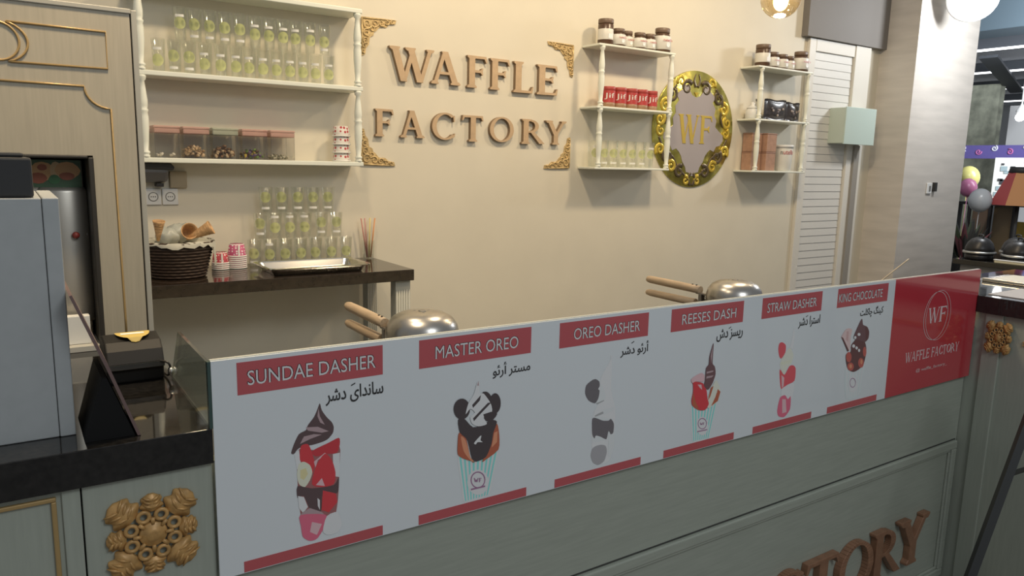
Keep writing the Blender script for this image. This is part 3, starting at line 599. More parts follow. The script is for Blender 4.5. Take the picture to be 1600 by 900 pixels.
# ------------------------------------------------------------------ palette
wall_m = mat('cream_paint', (0.70, 0.645, 0.52), 0.6, noise=0.03, nscale=3)
white_m = mat('ivory_lacquer', (0.77, 0.785, 0.69), 0.4)
louv_m = mat('white_louvre', (0.66, 0.645, 0.60), 0.5)
mint_m = mat('sage_paint', (0.36, 0.385, 0.325), 0.42, noise=0.05, nscale=9, stretch=(14, 14, 1))
mint_h = mat('sage_wood_grain', (0.36, 0.385, 0.325), 0.42, noise=0.06, nscale=9, stretch=(1, 14, 14))
taupe_m = mat('taupe_wood', (0.42, 0.375, 0.285), 0.5, noise=0.06, nscale=8, stretch=(16, 16, 1))
gap_m = mat('joint_shadow', (0.05, 0.05, 0.045), 0.8)
gold_m = mat('carved_gold', (0.52, 0.30, 0.105), 0.42, 0.15, noise=0.25, nscale=60)
goldp_m = mat('old_gold', (0.60, 0.44, 0.21), 0.38, 0.25, noise=0.3, nscale=70)
goldl_m = mat('gold_line', (0.46, 0.31, 0.13), 0.4, 0.3)
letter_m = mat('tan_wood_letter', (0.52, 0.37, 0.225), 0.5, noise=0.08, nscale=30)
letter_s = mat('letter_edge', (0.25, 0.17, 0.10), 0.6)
copper_m = mat('copper_brown', (0.30, 0.155, 0.09), 0.4, 0.1, noise=0.15, nscale=30)
granite_m = mat('black_granite', (0.012, 0.011, 0.010), 0.05, spec=0.5, ior=1.62, noise=0.5, nscale=90)
granite_b = mat('brown_black_granite', (0.030, 0.021, 0.015), 0.08, spec=0.5, ior=1.6, noise=0.28, nscale=30)
steel_m = mat('brushed_steel', (0.62, 0.60, 0.56), 0.22, 1.0)
tray_m = mat('bright_steel', (0.80, 0.77, 0.70), 0.16, 1.0)
alu_m = mat('cast_aluminium', (0.45, 0.43, 0.40), 0.30, 1.0, noise=0.05, nscale=40)
wood_m = mat('turned_beech', (0.47, 0.35, 0.23), 0.5, noise=0.14, nscale=14, stretch=(14, 1, 14))
black_m = mat('black_plastic', (0.020, 0.018, 0.016), 0.4)
blackm_m = mat('matt_black', (0.030, 0.030, 0.030), 0.6)
grey_m = mat('grey_plastic', (0.20, 0.20, 0.19), 0.5)
white_p = mat('white_plastic', (0.72, 0.72, 0.70), 0.4)
paper_m = mat('white_paper', (0.76, 0.75, 0.70), 0.7)
clear_cup = clear('clear_plastic', (0.985, 0.988, 0.975), 0.02, 0.36, 0.08)
clear_box = clear('clear_acrylic', (0.90, 0.89, 0.87), 0.05, 0.30, 0.08)
glass_m = clear('pane_glass', (0.86, 0.90, 0.87), 0.05, 0.55, 0.02)
glass_e = mat('glass_edge', (0.05, 0.085, 0.075), 0.15)
green_s = mat('green_sticker', (0.46, 0.50, 0.22), 0.6, noise=0.10, nscale=60)
brown_j = mat('cocoa_brown', (0.085, 0.045, 0.025), 0.3)
red_m = mat('sign_red', (0.52, 0.045, 0.060), 0.12, coat=0.6)

# ------------------------------------------------------------------ the setting
o = MB().box(-3, 26, -4, 12, -0.05, 0).build('floor', mat('mall_floor_tile', (0.17, 0.16, 0.15), 0.25, noise=0.08, nscale=2)); structure(o, 'pale stone mall floor', 'floor')
o = MB().box(-2.2, 6.43, 3.9, 4.05, 0, 4.2).build('wall_back', wall_m); structure(o, 'cream painted back wall of the kiosk', 'wall')
marble = mat('cream_marble', (0.60, 0.555, 0.50), 0.28, noise=0.09, nscale=3.2, stretch=(0.7, 0.7, 5.0))
o = MB().box(6.43, 7.43, 3.572, 4.6, 0, 4.2).build('wall_pillar', marble); structure(o, 'veined marble pillar right of the louvred door', 'pillar')
hd = mat('grey_header', (0.20, 0.185, 0.17), 0.7)
o = MB().box(5.32, 6.43, 3.84, 3.9, 2.743, 4.2).build('wall_header', hd); structure(o, 'dark grey panel above the louvred door', 'panel')
# door: frame, leaf and louvres
door = thing('door_1', 'white louvred door between the shelf and the marble pillar', 'door', (5.8, 3.9, 0)); door['kind'] = 'structure'
f = MB(); f.box(5.40, 5.485, 3.870, 3.9, 0, 2.74); f.box(6.02, 6.24, 3.860, 3.9, 0, 2.74); f.box(5.485, 6.02, 3.870, 3.9, 2.645, 2.74)
f.build('door_frame', mat('door_frame_white', (0.70, 0.67, 0.60), 0.5), door, bevel=0.004)
l = MB(); l.box(5.485, 6.02, 3.888, 3.9, 0, 2.645)
for k in range(42):
    z = 0.03 + k * 0.0622
    l.ext([(5.49, 3.8825, z), (5.49, 3.8868, z + 0.059), (5.49, 3.889, z + 0.058), (5.49, 3.889, z)], (0.525, 0, 0))
l.build('louvre_leaf', louv_m, door)

# ------------------------------------------------------------------ front counter
# left cabinet block with rosette
unit = thing('counter_cabinet', 'sage green end block of the counter bearing the gilded square rosette', 'cabinet', (0.175, 1.43, 0))
m = MB(); m.box(0.0685, 0.2845, 1.424, 1.95, 0.08, 1.132); m.build('side_panel', mint_m, unit, bevel=0.002)
m = MB(); m.box(0.0685, 0.2845, 1.45, 1.95, 0, 0.08); m.build('plinth', blackm_m, unit)
# rosette: four large corner leaves, four small ones, ring of eight loops, boss
ro = MB(); cx, cz, ys = 0.1755, 1.018, 1.4235
def leaf(mb, ang, r0, r1, w, y, m=0, lobes=3):
    ca, sa = math.cos(ang), math.sin(ang)
    out = []
    n = 26
    prof = []
    for i in range(n + 1):
        t = i / n
        ww = w * (math.sin(math.pi * min(1, t * .82 + .14)) ** .6) * (1 + .17 * math.cos(t * math.pi * 2 * lobes + math.pi))
        prof.append((r0 + (r1 - r0) * t, ww))
    left = [(r, ww) for r, ww in prof]; right = [(r, -ww) for r, ww in prof][::-1]
    top = [];
    for r, ww in left + right: top.append((cx + r * ca - ww * sa, cz + r * sa + ww * ca))
    N = n + 1
    v = [(p[0], y, p[1]) for p in top]
    mid = [(cx + r * ca, y - .0105 * math.sin(math.pi * min(1, .15 + .8 * i / n)) - .0035, cz + r * sa) for i, (r, ww) in enumerate(prof)]
    edge = [(p[0] , y - .006, p[1]) for p in top]
    fs = []
    # walls
    for i in range(2 * N): fs.append((i, (i + 1) % (2 * N), 2 * N + (i + 1) % (2 * N), 2 * N + i))
    for i in range(N - 1):
        fs.append((2 * N + i, 2 * N + i + 1, 4 * N + i + 1, 4 * N + i))
        fs.append((4 * N + i, 4 * N + i + 1, 2 * N + 2 * N - 2 - i, 2 * N + 2 * N - 1 - i))
    mb.add(v + edge + mid, fs, m, True)
    for s in (-1, 1):
        for k in range(3):
            t = .25 + .22 * k
            r = r0 + (r1 - r0) * t
            pa = Vector((cx + r * ca, y - .012, cz + r * sa)); rr = r + (r1 - r0) * .2
            pb = Vector((cx + rr * ca - s * w * .8 * sa, y - .006, cz + rr * sa + s * w * .8 * ca))
            mb.tube([pa, (pa + pb) / 2 - Vector((0, .002, 0)), pb], [.0016, .003, .0012], 6, m)
for k in range(4):
    leaf(ro, math.pi / 4 + k * math.pi / 2, 0.046, 0.094, 0.0265, ys, 0, 2)
    leaf(ro, k * math.pi / 2, 0.044, 0.076, 0.0180, ys, 0, 2)
for k in range(8):
    a = math.pi / 8 + k * math.pi / 4
    ro.torus((cx + .0385 * math.cos(a), ys - .008, cz + .0385 * math.sin(a)), .0095, .0038, 16, 8)
ro.lathe([(0.0240, 0), (0.0245, .006), (.022, .010), (.014, .0105), (.012, .0135), (.006, .014), (0.0, .0142)], (cx, ys, cz), 24, 0, Matrix.Rotation(math.pi / 2, 4, 'X'))
for k in range(8):
    a = k * math.pi / 4
    ro.tube([(cx + .02 * math.cos(a), ys - .010, cz + .02 * math.sin(a)), (cx + .033 * math.cos(a), ys - .008, cz + .033 * math.sin(a))], [.003, .005], 8)
ro.build('rosette', gold_m, unit, label='gilded carved square rosette of leaves')
# far left cabinet with gold line panel
unit = thing('counter_cabinet', 'sage green counter cabinet with gold-lined panel at the lower left corner', 'cabinet', (-0.25, 1.43, 0))
m = MB(); m.box(-0.62, 0.066, 1.430, 1.95, 0.08, 1.132); m.box(0.038, 0.066, 1.424, 1.431, 0.08, 1.132); m.build('carcass', mint_m, unit, bevel=0.002)
m = MB(); m.box(-0.62, 0.066, 1.45, 1.95, 0, 0.08); m.build('plinth', blackm_m, unit)
m = MB()
for a, b, c, d in ((-0.58, 0.030, 1.112, 1.120), (-0.58, 0.030, 0.13, 0.138), (0.022, 0.030, 0.138, 1.112), (-0.58, -0.572, 0.138, 1.112)): m.box(a, b, 1.423, 1.431, c, d)
m.build('panel_moulding', goldl_m, unit, bevel=0.002, label='gold painted moulding')
# black worktop on the left cabinets
o = MB().box(-0.66, 0.2845, 1.412, 2.62, 1.1325, 1.2).build('worktop', granite_m, bevel=0.0015); tag(o, 'polished black stone worktop over the left counter cabinets', 'worktop')
# main counter front
ctr = thing('counter', 'long sage green counter front with framed panel and copper letters', 'counter', (1.73, 1.43, 0))
m = MB(); m.box(0.2847, 3.18, 1.428, 1.46, 0.0, 1.131); m.build('front_panel', mint_h, ctr)
m = MB()
X0, X1, Z0, Z1, fw_ = 0.36, 3.165, 0.025, 0.622, 0.034
def frame(mb, x0, x1, z0, z1, w, ya, yb, m=0):
    mb.box(x0, x1, ya, yb, z1 - w, z1, m); mb.box(x0, x1, ya, yb, z0, z0 + w, m); mb.box(x0, x0 + w, ya, yb, z0 + w, z1 - w, m); mb.box(x1 - w, x1, ya, yb, z0 + w, z1 - w, m)
frame(m, X0, X1, Z0, Z1, fw_, 1.4125, 1.429)
frame(m, X0 + .034, X1 - .034, Z0 + .034, Z1 - .034, .012, 1.419, 1.429)
m.build('panel_frame', mint_h, ctr, bevel=0.005, seg=3)
m = MB(); frame(m, X0 - .004, X1 + .004, Z0 - .004, Z1 + .004, .004, 1.4265, 1.4285); m.build('panel_groove', gap_m, ctr)
cl = [('F', 1.60, 1.76), ('A', 1.79, 1.99), ('C', 2.005, 2.17), ('T', 2.185, 2.376), ('O', 2.385, 2.60), ('R', 2.60, 2.80), ('Y', 2.775, 2.985)]
cl = [('C', 2.005, 2.17)] + cl[3:]
for ch, a, b in cl:
    m = MB(); serif_add(m, ch, a, b, 0.165, 0.362, 1.401, 1.428, 0, dict(T=.21, t=.12, sh=.08)); m.build('letter', copper_m, ctr, bevel=0.002, label='copper brown letter ' + ch)
# front glass guard carrying the menu sign
gg = thing('glass_guard', 'clear glass guard standing along the counter behind the menu sign', 'glass', (1.73, 1.42, 1.2))
m = MB(); m.box(0.2855, 3.176, 1.4165, 1.4235, 1.2005, 1.3285); m.build('front_pane', glass_m, gg)
m = MB(); m.box(0.2855, 3.176, 1.4160, 1.4240, 1.3285, 1.3300); m.build('top_edge', mat('edge_strip', (0.55, 0.56, 0.50), 0.4), gg)
m = MB(); m.ext([(0.2790, 1.4245, 1.2005), (0.2790, 1.80, 1.2005), (0.2790, 1.695, 1.3275), (0.2790, 1.4245, 1.3275)], (0.006, 0, 0)); m.build('side_pane', glass_m, gg)
m = MB(); m.box(0.2795, 0.2850, 1.4105, 1.4245, 1.2005, 1.328); m.build('corner_edge', glass_e, gg, label='dark green glass edge')
m = MB(); m.lathe([(0.010, 0), (0.010, 0.006), (0.007, 0.009)], (0.2785, 1.775, 1.222), 14, 0, Matrix.Rotation(-math.pi / 2, 4, 'Y')); m.build('clamp', steel_m, gg)

# ------------------------------------------------------------------ the menu sign
sg = thing('menu_sign', 'long white menu board with six dessert pictures and a red logo end', 'sign', (1.73, 1.41, 0.9))
SY = 1.4100
m = MB(); m.prism([(0.2855, 0.896), (2.570, 0.896), (2.562, 1.3285), (0.2855, 1.3285)], SY, 1.4160)
m.build('board', mat('sign_white', (0.74, 0.775, 0.79), 0.16, coat=0.5), sg)
m = MB(); m.prism([(2.570, 0.896), (3.177, 0.896), (3.172, 1.3285), (2.562, 1.3285)], SY, 1.4160)
m.build('logo_field', red_m, sg, label='red field with white logo')
band_m = mat('band_red', (0.52, 0.105, 0.115), 0.2, coat=0.4); ink_w = mat('white_print', (0.74, 0.74, 0.73), 0.35); ink_k = mat('black_print', (0.035, 0.034, 0.034), 0.3)
ink_p = mat('pale_logo_print', (0.72, 0.58, 0.58), 0.3)
ENG = ['SUNDAE DASHER', 'MASTER OREO', 'OREO DASHER', 'REESES DASH', 'STRAW DASHER', 'KING CHOCOLATE']
ENGX = [(.349, .610), (.748, .968), (1.131, 1.353), (1.507, 1.730), (1.868, 2.113), (2.230, 2.485)]
ARA = ['\uFEAE\uFEB7\uFEA9 \uFEEF\uFE8D\uFEAA\uFEE7\uFE8E\uFEB3', '\uFEEE\uFE8B\uFEAD\uFE83 \uFEAE\uFE98\uFEB4\uFEE3', '\uFEAE\uFEB7\uFEA9 \uFEEE\uFE8B\uFEAD\uFE83',
       '\uFEB5\uFEA9 \uFEB0\uFEB4\uFEF3\uFEAD', '\uFEAE\uFEB7\uFEA9 \uFE8D\uFEAE\uFE98\uFEB3\uFE8D', '\uFE96\uFEE0\uFB90\uFE8E\uFB7C \uFB93\uFEE8\uFEF4\uFB90']
ARX = [(.501, .626), (.898, 1.003), (1.288, 1.387), (1.652, 1.764), (2.027, 2.138), (2.362, 2.500)]
DOT = [0.555, None, 1.325, 1.702, 2.063, None]
for i in range(6):
    x0 = 0.331 + 0.3785 * i
    m = MB(); m.prism([(x0, 1.2575), (x0 + .294, 1.2575), (x0 + .294, 1.3205), (x0, 1.3205)], SY - .0006, SY); m.build('title_band', band_m, sg)
    m = MB(); m.prism([(x0, 0.8975), (x0 + .292, 0.8975), (x0 + .292, 0.9200), (x0, 0.9200)], SY - .0006, SY); m.build('base_band', band_m, sg)
    m = MB(); a, b = ENGX[i]; 
    for k_, (u_, w_) in enumerate(((0, 0), (.0011, .0004), (.0022, .0002), (.0011, -.0006))): m.text(ENG[i], a + u_, b - .0022 + u_, 1.2747 + w_, 1.3033 + w_, SY - .00075 - k_ * .00001); m.build('title_text', ink_w, sg, label='white title ' + ENG[i])
    m = MB(); a, b = ARX[i]; m.text(ARA[i], a, b, 1.2085, 1.2450, SY - .0010, bold=0.012)
    if DOT[i]: m.poly([(DOT[i], SY - .001, 1.2425), (DOT[i] + .009, SY - .001, 1.2465), (DOT[i] + .009, SY - .001, 1.2490), (DOT[i], SY - .001, 1.2450)])
    m.build('script_text', ink_k, sg)
inks = {}
def draw(key, name, lab):
    mb = MB(); ms = []; order = {}
    for k, (c, pts) in enumerate(ART[key]):
        if c not in order:
            order[c] = len(ms); ms.append(mat('print_' + c, INK[c], 0.3))
        y = SY - .0003 - k * .000035
        mb.poly([(p[0] / 1e4, y, p[1] / 1e4) for p in pts], order[c])
    mb.build(name, ms, sg, label=lab)
draw('sundae', 'dessert_picture', 'printed tall glass of strawberries and banana under a dark chocolate swirl')
draw('master', 'dessert_picture', 'printed mint striped cup heaped with dark cookies and cream')
draw('oreod', 'dessert_picture', 'printed pale shake with dark cookies')
draw('reeses', 'dessert_picture', 'printed mint striped cup with red sauce and a dark pointed swirl')
draw('straw', 'dessert_picture', 'printed pale strawberry shake')
draw('king', 'dessert_picture', 'printed mint cup heaped with chocolate, wafer and dark cookie')
lg = MB()
for (ex, ez, rx, rz, tl, w) in ((2.862, 1.172, .086, .093, -.10, .0018), (2.880, 1.172, .090, .096, .10, .0014)):
    n = 48; c, s = math.cos(tl), math.sin(tl)
    for i in range(n):
        q = []
        for a, k in ((i, 1), (i + 1, 1), (i + 1, 0), (i, 0)):
            an = 2 * math.pi * a / n; xx = (rx - k * w * 1.6) * math.cos(an); zz = (rz - k * w) * math.sin(an)
            q.append((ex + xx * c - zz * s, SY - .0008, ez + xx * s + zz * c))
        lg.poly(q)
th = dict(T=.15, t=.05, sh=.04)
serif_add(lg, 'W', 2.806, 2.885, 1.146, 1.205, SY - .0008, SY - .0002, 0, th)
serif_add(lg, 'F', 2.888, 2.938, 1.146, 1.205, SY - .0008, SY - .0002, 0, th)
lg.build('oval_logo', ink_p, sg, label='white oval logo with the letters W and F')
lg = MB()
serif_word(lg, 'WAFFLE FACTORY', 2.679, 3.065, 1.012, 1.050, SY - .0008, SY - .0002, 0, dict(T=.13, t=.05, sh=.04))
lg.build('shop_name', ink_p, sg, label='white shop name in thin serif capitals')
lg = MB()
lg.text('@ waffle_factory_', 2.763, 2.988, 0.963, 0.979, SY - .0008)
lg.build('account_name', ink_p, sg, label='small white account name')


# ------------------------------------------------------------------ right return of the counter
unit = thing('counter_return', 'sage green counter return at right with gold rosette and pilaster', 'counter', (3.45, 0.8, 0))
m = MB(); m.box(3.185, 3.63, -0.2, 1.46, 0.0, 1.160); m.build('carcass', mint_m, unit)
m = MB(); m.box(3.176, 3.186, 1.31, 1.375, 0.0, 1.160); m.box(3.176, 3.186, 0.98, 1.045, 0.0, 1.160); m.build('pilaster', mint_m, unit, bevel=0.003)
g2 = MB()
for a, b, c, d in ((0.28, 0.93, 1.066, 1.072), (0.28, 0.93, 1.056, 1.061), (1.05, 1.235, 1.066, 1.072), (1.05, 1.235, 1.056, 1.061)): g2.box(3.1795, 3.186, a, b, c, d)
g2.build('panel_moulding', goldl_m, unit, label='gold painted double line')
rr = MB()
for p in ro.V: pass
k0 = MB(); k0.V = [Vector((3.176 + (p.y - 1.4235), 1.318 - (p.x - cx) * 0.62, 1.072 + (p.z - cz) * 0.84)) for p in ro.V]; k0.F = [list(f) for f in ro.F]; k0.I = list(ro.I); k0.S = list(ro.S)
k0.build('rosette', gold_m, unit, label='gilded carved rosette')
o = MB().box(3.165, 3.64, -0.22, 1.4085, 1.1605, 1.226); o.box(3.185, 3.64, 1.4085, 1.62, 1.1605, 1.226); o = o.build('worktop', granite_m, bevel=0.002); tag(o, 'polished black worktop over the right counter return', 'worktop')
o = MB().box(3.615, 3.632, -0.18, 1.60, 1.2262, 1.241).build('metal_rail', tray_m, bevel=0.003); tag(o, 'bright metal rail along the far edge of the right worktop', 'rail')
# inner work counter behind the sign
wc = thing('work_counter', 'low cream work counter carrying the waffle irons behind the menu sign', 'counter', (1.8, 1.75, 0))
m = MB(); m.box(0.62, 3.12, 1.47, 2.02, 1.09, 1.12); m.build('top', granite_b, wc, bevel=0.002)
m = MB(); m.box(0.64, 3.10, 1.49, 1.98, 0.0, 1.09); m.build('carcass', white_m, wc)

# ------------------------------------------------------------------ left hutch with niche
hu = thing('hutch', 'taupe wooden hutch with gold line panels and a machine niche', 'cabinet', (0.0, 2.3, 1.2003))
HB, HT, HY = 1.2003, 2.052, 2.15
m = MB()
m.box(-0.28, 0.281, HY, HY + .02, 1.694, HT - .006); m.box(0.181, 0.281, HY, HY + .02, HB, 1.694); m.box(-0.28, -0.172, HY, HY + .02, HB, 1.694); m.box(-0.172, 0.181, HY, HY + .02, HB, 1.212)
m.build('face_panel', taupe_m, hu)
m = MB(); m.box(-0.296, -0.284, HY - .004, 2.6, HB, HT); m.box(0.284, 0.2965, HY - .004, 2.6, HB, HT); m.box(-0.284, 0.284, HY - .004, 2.6, HT - .010, HT + .002); m.box(-0.284, 0.284, 2.58, 2.6, HB, HT - .010); m.build('outer_frame', mat('taupe_frame', (0.40, 0.385, 0.33), 0.5), hu, bevel=0.002)
m = MB(); m.box(0.1700, 0.1820, HY - .003, 2.58, 1.212, 1.690); m.box(-0.172, -0.161, HY - .003, 2.58, 1.212, 1.690); m.box(-0.161, 0.170, HY - .003, 2.58, 1.6860, 1.6945); m.build('niche_lining', mat('niche_black', (0.030, 0.026, 0.020), 0.5), hu, bevel=0.003)
m = MB(); m.box(-0.161, 0.170, HY - .006, 2.4, 1.201, 1.214); m.build('niche_sill', mat('sill_cream', (0.50, 0.48, 0.42), 0.5), hu)
m = MB(); GY = HY - .0015
def line(mb, pts, closed=False, r=.0026): mb.tube([(p[0], GY, p[1]) for p in pts], r, 8, 0, closed)
line(m, [(0.024, 1.995), (0.226, 1.993), (0.226, 1.906), (0.026, 1.905)])
line(m, [(-0.018, 1.995), (-0.220, 1.993), (-0.220, 1.906), (-0.020, 1.905)])
cxh, czh = 0.003, 1.950
line(m, [(cxh + .043 * math.cos(a * math.pi / 16), czh + .043 * math.sin(a * math.pi / 16)) for a in range(32)], True)
line(m, [(cxh + .060 * math.cos(a), czh + .047 * math.sin(a)) for a in [(-1.25 + 2.5 * k / 14) for k in range(15)]])
line(m, [(cxh - .060 * math.cos(a), czh + .047 * math.sin(a)) for a in [(-1.25 + 2.5 * k / 14) for k in range(15)]])
def scoop(s):
    pts = [(s * 0.0, 1.8615), (s * .172, 1.8605)]
    for k in range(1, 9):
        a = math.pi - k / 8 * math.pi / 2
        pts.append((s * (.227 + .055 * math.cos(a)), 1.8605 - .055 * math.sin(a) * .93))
    return pts + [(s * .231, 1.28), (s * .231, 1.215)]
line(m, scoop(1)); line(m, scoop(-1))
m.build('gold_moulding', goldl_m, hu, label='gold painted line moulding')
# machine in the niche
dm = thing('dispenser_machine', 'stainless steel machine in the hutch niche with a waffle picture on top', 'machine', (0.0, 2.34, 1.2145))
m = MB(); m.box(-0.155, 0.164, 2.26, 2.52, 1.2145, 1.682); m.build('housing', mat('warm_steel', (.56, .52, .45), .36, .6), dm, bevel=0.004)
m = MB(); m.lathe([(0.055, 1.26), (0.058, 1.27), (0.058, 1.60), (0.050, 1.612)], (0.115, 2.262, 0), 28, 0, sy=.55); m.build('column', mat('warm_steel'), dm)
m = MB(); m.box(-0.15, 0.160, 2.252, 2.259, 1.612, 1.681); m.build('picture_panel', mat('picture_green', (0.06, 0.12, 0.06), 0.4), dm, label='printed waffle picture')
m = MB(); rnd = random.Random(3)
for k, (wx, wz, rx, rz, c) in enumerate(((.075, 1.652, .026, .024, 0), (.065, 1.635, .018, .014, 1), (.105, 1.655, .012, .022, 2), (.130, 1.655, .026, .022, 0), (.128, 1.640, .016, .010, 1), (.10, 1.632, .012, .012, 3), (.075, 1.662, .010, .008, 1), (0.0, 1.65, .03, .022, 0), (-.06, 1.645, .03, .025, 1))):
    m.poly([(wx + rx * math.cos(a * .5236) * (1 + .15 * rnd.random()), 2.2515 - k * .0002, min(1.6805, wz + rz * math.sin(a * .5236))) for a in range(12)], c)
m.build('waffle_print', [mat('waffle_print', (0.60, 0.34, 0.15), .4), mat('waffle_dark', (.34, .10, .05), .4), mat('waffle_mid', (.60, .42, .22), .4), mat('leaf_green', (.05, .16, .06), .4)], dm)
m = MB(); m.ball((0.137, 2.222, 1.491), .009); m.build('red_knob', mat('knob_red', (.30, .05, .04), .4), dm, label='dark red knob')
m = MB(); m.lathe([(.0085, 0), (.0085, .012), (.006, .014)], (0.157, 2.258, 1.491), 16, 0, Matrix.Rotation(math.pi / 2, 4, 'X')); m.build('button', white_p, dm, label='white button')
m = MB(); m.box(0.146, 0.162, 2.245, 2.26, 1.460, 1.467); m.build('spout', grey_m, dm)
o = MB().box(0.10, 0.152, 2.175, 2.205, 1.2145, 1.288); o = o.build('carton', paper_m, bevel=0.002); tag(o, 'small white carton standing on the niche sill before the machine', 'carton')
# equipment box, black unit
bx = thing('metal_box', 'blue grey metal box at the left edge standing on the black worktop', 'box', (-0.11, 1.62, 1.2003))
blue_m = mat('blue_grey_metal', (0.41, 0.43, 0.43), 0.45, noise=0.03, nscale=40)
m = MB(); m.box(-0.29, 0.0450, 1.502, 1.80, 1.2003, 1.623); m.build('body', blue_m, bx, bevel=0.002)
m = MB(); m.box(0.0460, 0.0705, 1.500, 1.80, 1.2003, 1.6235); m.build('side_panel', blue_m, bx, bevel=0.002)
m = MB(); m.box(0.0450, 0.0460, 1.504, 1.80, 1.2003, 1.622); m.build('seam', gap_m, bx)
o = MB(); o.box(-0.27, 0.036, 1.51, 1.74, 1.6240, 1.690); o.box(-0.25, 0.026, 1.52, 1.73, 1.690, 1.698); o = o.build('black_case', blackm_m, bevel=0.004); tag(o, 'flat black case lying on top of the blue grey metal box', 'case')
# tilted flat screen on a wedge foot, seen edge-on
sc = thing('tilted_screen', 'thin dark screen tilted on a black wedge foot beside the blue grey box', 'screen', (0.12, 1.5, 1.2003))
m = MB(); dx, dz = (0.0735 - 0.164), (1.462 - 1.2010)
L = math.hypot(dx, dz); nx, nz = dz / L * .0055, -dx / L * .0055
pr = [(0.1625, 1.2010), (0.1625 + dx * .5 + .002, 1.2010 + dz * .5), (0.1625 + dx, 1.2010 + dz)]
m.prism([pr[0], (pr[0][0] + nx, pr[0][1] + nz * 0), (pr[1][0] + nx, pr[1][1] + nz), (pr[2][0] + nx * .8, pr[2][1] + nz), pr[2], pr[1]], 1.440, 1.62)
m.build('panel', mat('screen_brown', (0.17, 0.11, 0.10), 0.4), sc)
m = MB(); m.prism([(0.080, 1.2004), (0.1595, 1.2004), (0.120, 1.312), (0.112, 1.312)], 1.446, 1.60); m.build('wedge_foot', mat('foot_black', (.008, .008, .008), .7, spec=.2), sc)
# receipt printer
pn = thing('receipt_printer', 'black receipt printer with a yellow label behind the glass corner', 'printer', (0.206, 1.87, 1.2003))
m = MB()
sec = [(1.800, 1.2003), (1.797, 1.235), (1.790, 1.240), (1.788, 1.258), (1.803, 1.290), (1.825, 1.310), (1.885, 1.318), (1.93, 1.305), (1.945, 1.2003)]
m.ext([(0.150, y, z) for y, z in sec], (0.115, 0, 0)); m.xf(Matrix.Translation((0, 0, 1.2003)) @ Matrix.Diagonal((1, 1, .80, 1)) @ Matrix.Translation((0, 0, -1.2003))); m.build('body', mat('printer_black', (.010, .009, .008), .55, spec=.3), pn, bevel=0.006, seg=3)
m = MB(); m.box(0.150, 0.265, 1.7865, 1.79, 1.2340, 1.2455); m.build('front_band', mat('printer_grey', (.05, .047, .042), .5), pn)
m = MB(); m.box(0.165, 0.250, 1.786, 1.7875, 1.243, 1.2455); m.build('paper_slot', gap_m, pn)
m = MB(); n = 14; vs = []
for i in range(n + 1):
    a = math.pi + math.pi * i / n
    u = 0.213 + .036 * math.cos(a); s_ = -math.sin(a)
    vs.append((u, 1.886 - .066 * s_, 0))
vs = [(x, y, (1.2003 + .80 * ((.1185 if y > 1.825 else .1105 + (y - 1.825) * .9)) + .0015)) for x, y, z in vs]
m.poly(vs); m.build('yellow_label', mat('yellow_label', (0.60, 0.44, 0.12), 0.5), pn, label='yellow label')
m = MB(); m.poly([(0.188, 1.86, 1.2970), (0.236, 1.86, 1.2970), (0.236, 1.875, 1.2972), (0.188, 1.875, 1.2972)]); m.build('white_print', paper_m, pn)
m = MB(); m.tube(catmull([(0.255, 1.79, 1.245), (0.270, 1.775, 1.242), (0.2745, 1.778, 1.225), (0.272, 1.80, 1.207), (0.268, 1.86, 1.205)], 6), .0026, 8); m.build('cable', black_m, pn)

# ------------------------------------------------------------------ waffle irons
wi = thing('waffle_iron', 'domed aluminium waffle iron nearer the left with two thick wooden handles', 'waffle iron', (0.905, 1.78, 1.1203), group='waffle irons on the work counter')
def dome_prof(R, zb, zt):
    return [(R * .97, zb), (R, zb + .004), (R * .985, zb + (zt - zb) * .30), (R * .93, zb + (zt - zb) * .55), (R * .80, zb + (zt - zb) * .78), (R * .58, zb + (zt - zb) * .93), (R * .32, zb + (zt - zb) * .985), (0.0, zt)]
W0 = Vector((0.905, 1.78, 0))
m = MB(); m.lathe(dome_prof(.101, 1.226, 1.302), W0, 40); 
m.build('upper_dome', alu_m, wi)
m = MB()
for a, r in ((0.2, .022), (2.3, .022), (4.4, .022)): m.lathe([(.0035, 0), (.0035, .0015), (.002, .002)], (W0.x + r * math.cos(a), W0.y + r * math.sin(a), 1.300), 10)
m.lathe([(.011, 0), (.011, .0022), (.009, .003)], (W0.x, W0.y, 1.3005), 18); m.build('cap_screws', mat('dull_metal', (.25, .24, .22), .5, .8), wi)
m = MB(); m.lathe([(.03, 1.1203), (.075, 1.1203), (.088, 1.150), (.100, 1.200), (.103, 1.222), (.101, 1.225)], W0, 36); m.build('lower_pan', alu_m, wi)
hx = W0.x - .062
m = MB(); m.tube([(hx, 2.165, 1.256), (hx, 2.160, 1.256), (hx, 2.145, 1.256), (hx, 2.02, 1.255), (hx, 1.93, 1.254), (hx, 1.885, 1.253)], [.007, .012, .0145, .0155, .0150, .0145], 16); m.build('upper_handle', wood_m, wi)
m = MB(); m.tube([(hx, 2.165, 1.203), (hx, 2.160, 1.203), (hx, 2.145, 1.203), (hx, 2.02, 1.203), (hx, 1.905, 1.204)], [.007, .011, .0135, .0145, .0140], 8); m.build('lower_handle', wood_m, wi)
m = MB()
for y in (1.905, 1.925): m.lathe([(.0032, 0), (.0032, .003)], (hx, y, 1.268), 10)
m.build('handle_bolts', black_m, wi)
m = MB(); m.box(hx - .009, hx + .009, 1.845, 1.900, 1.238, 1.244); m.box(hx - .012, hx + .012, 1.852, 1.93, 1.192, 1.197); m.box(hx - .010, hx + .010, 1.87, 1.885, 1.197, 1.240); m.build('hinge_bracket', mat('bracket_grey', (.30, .28, .26), .4, .9), wi, bevel=.001)
def w2(p): return p
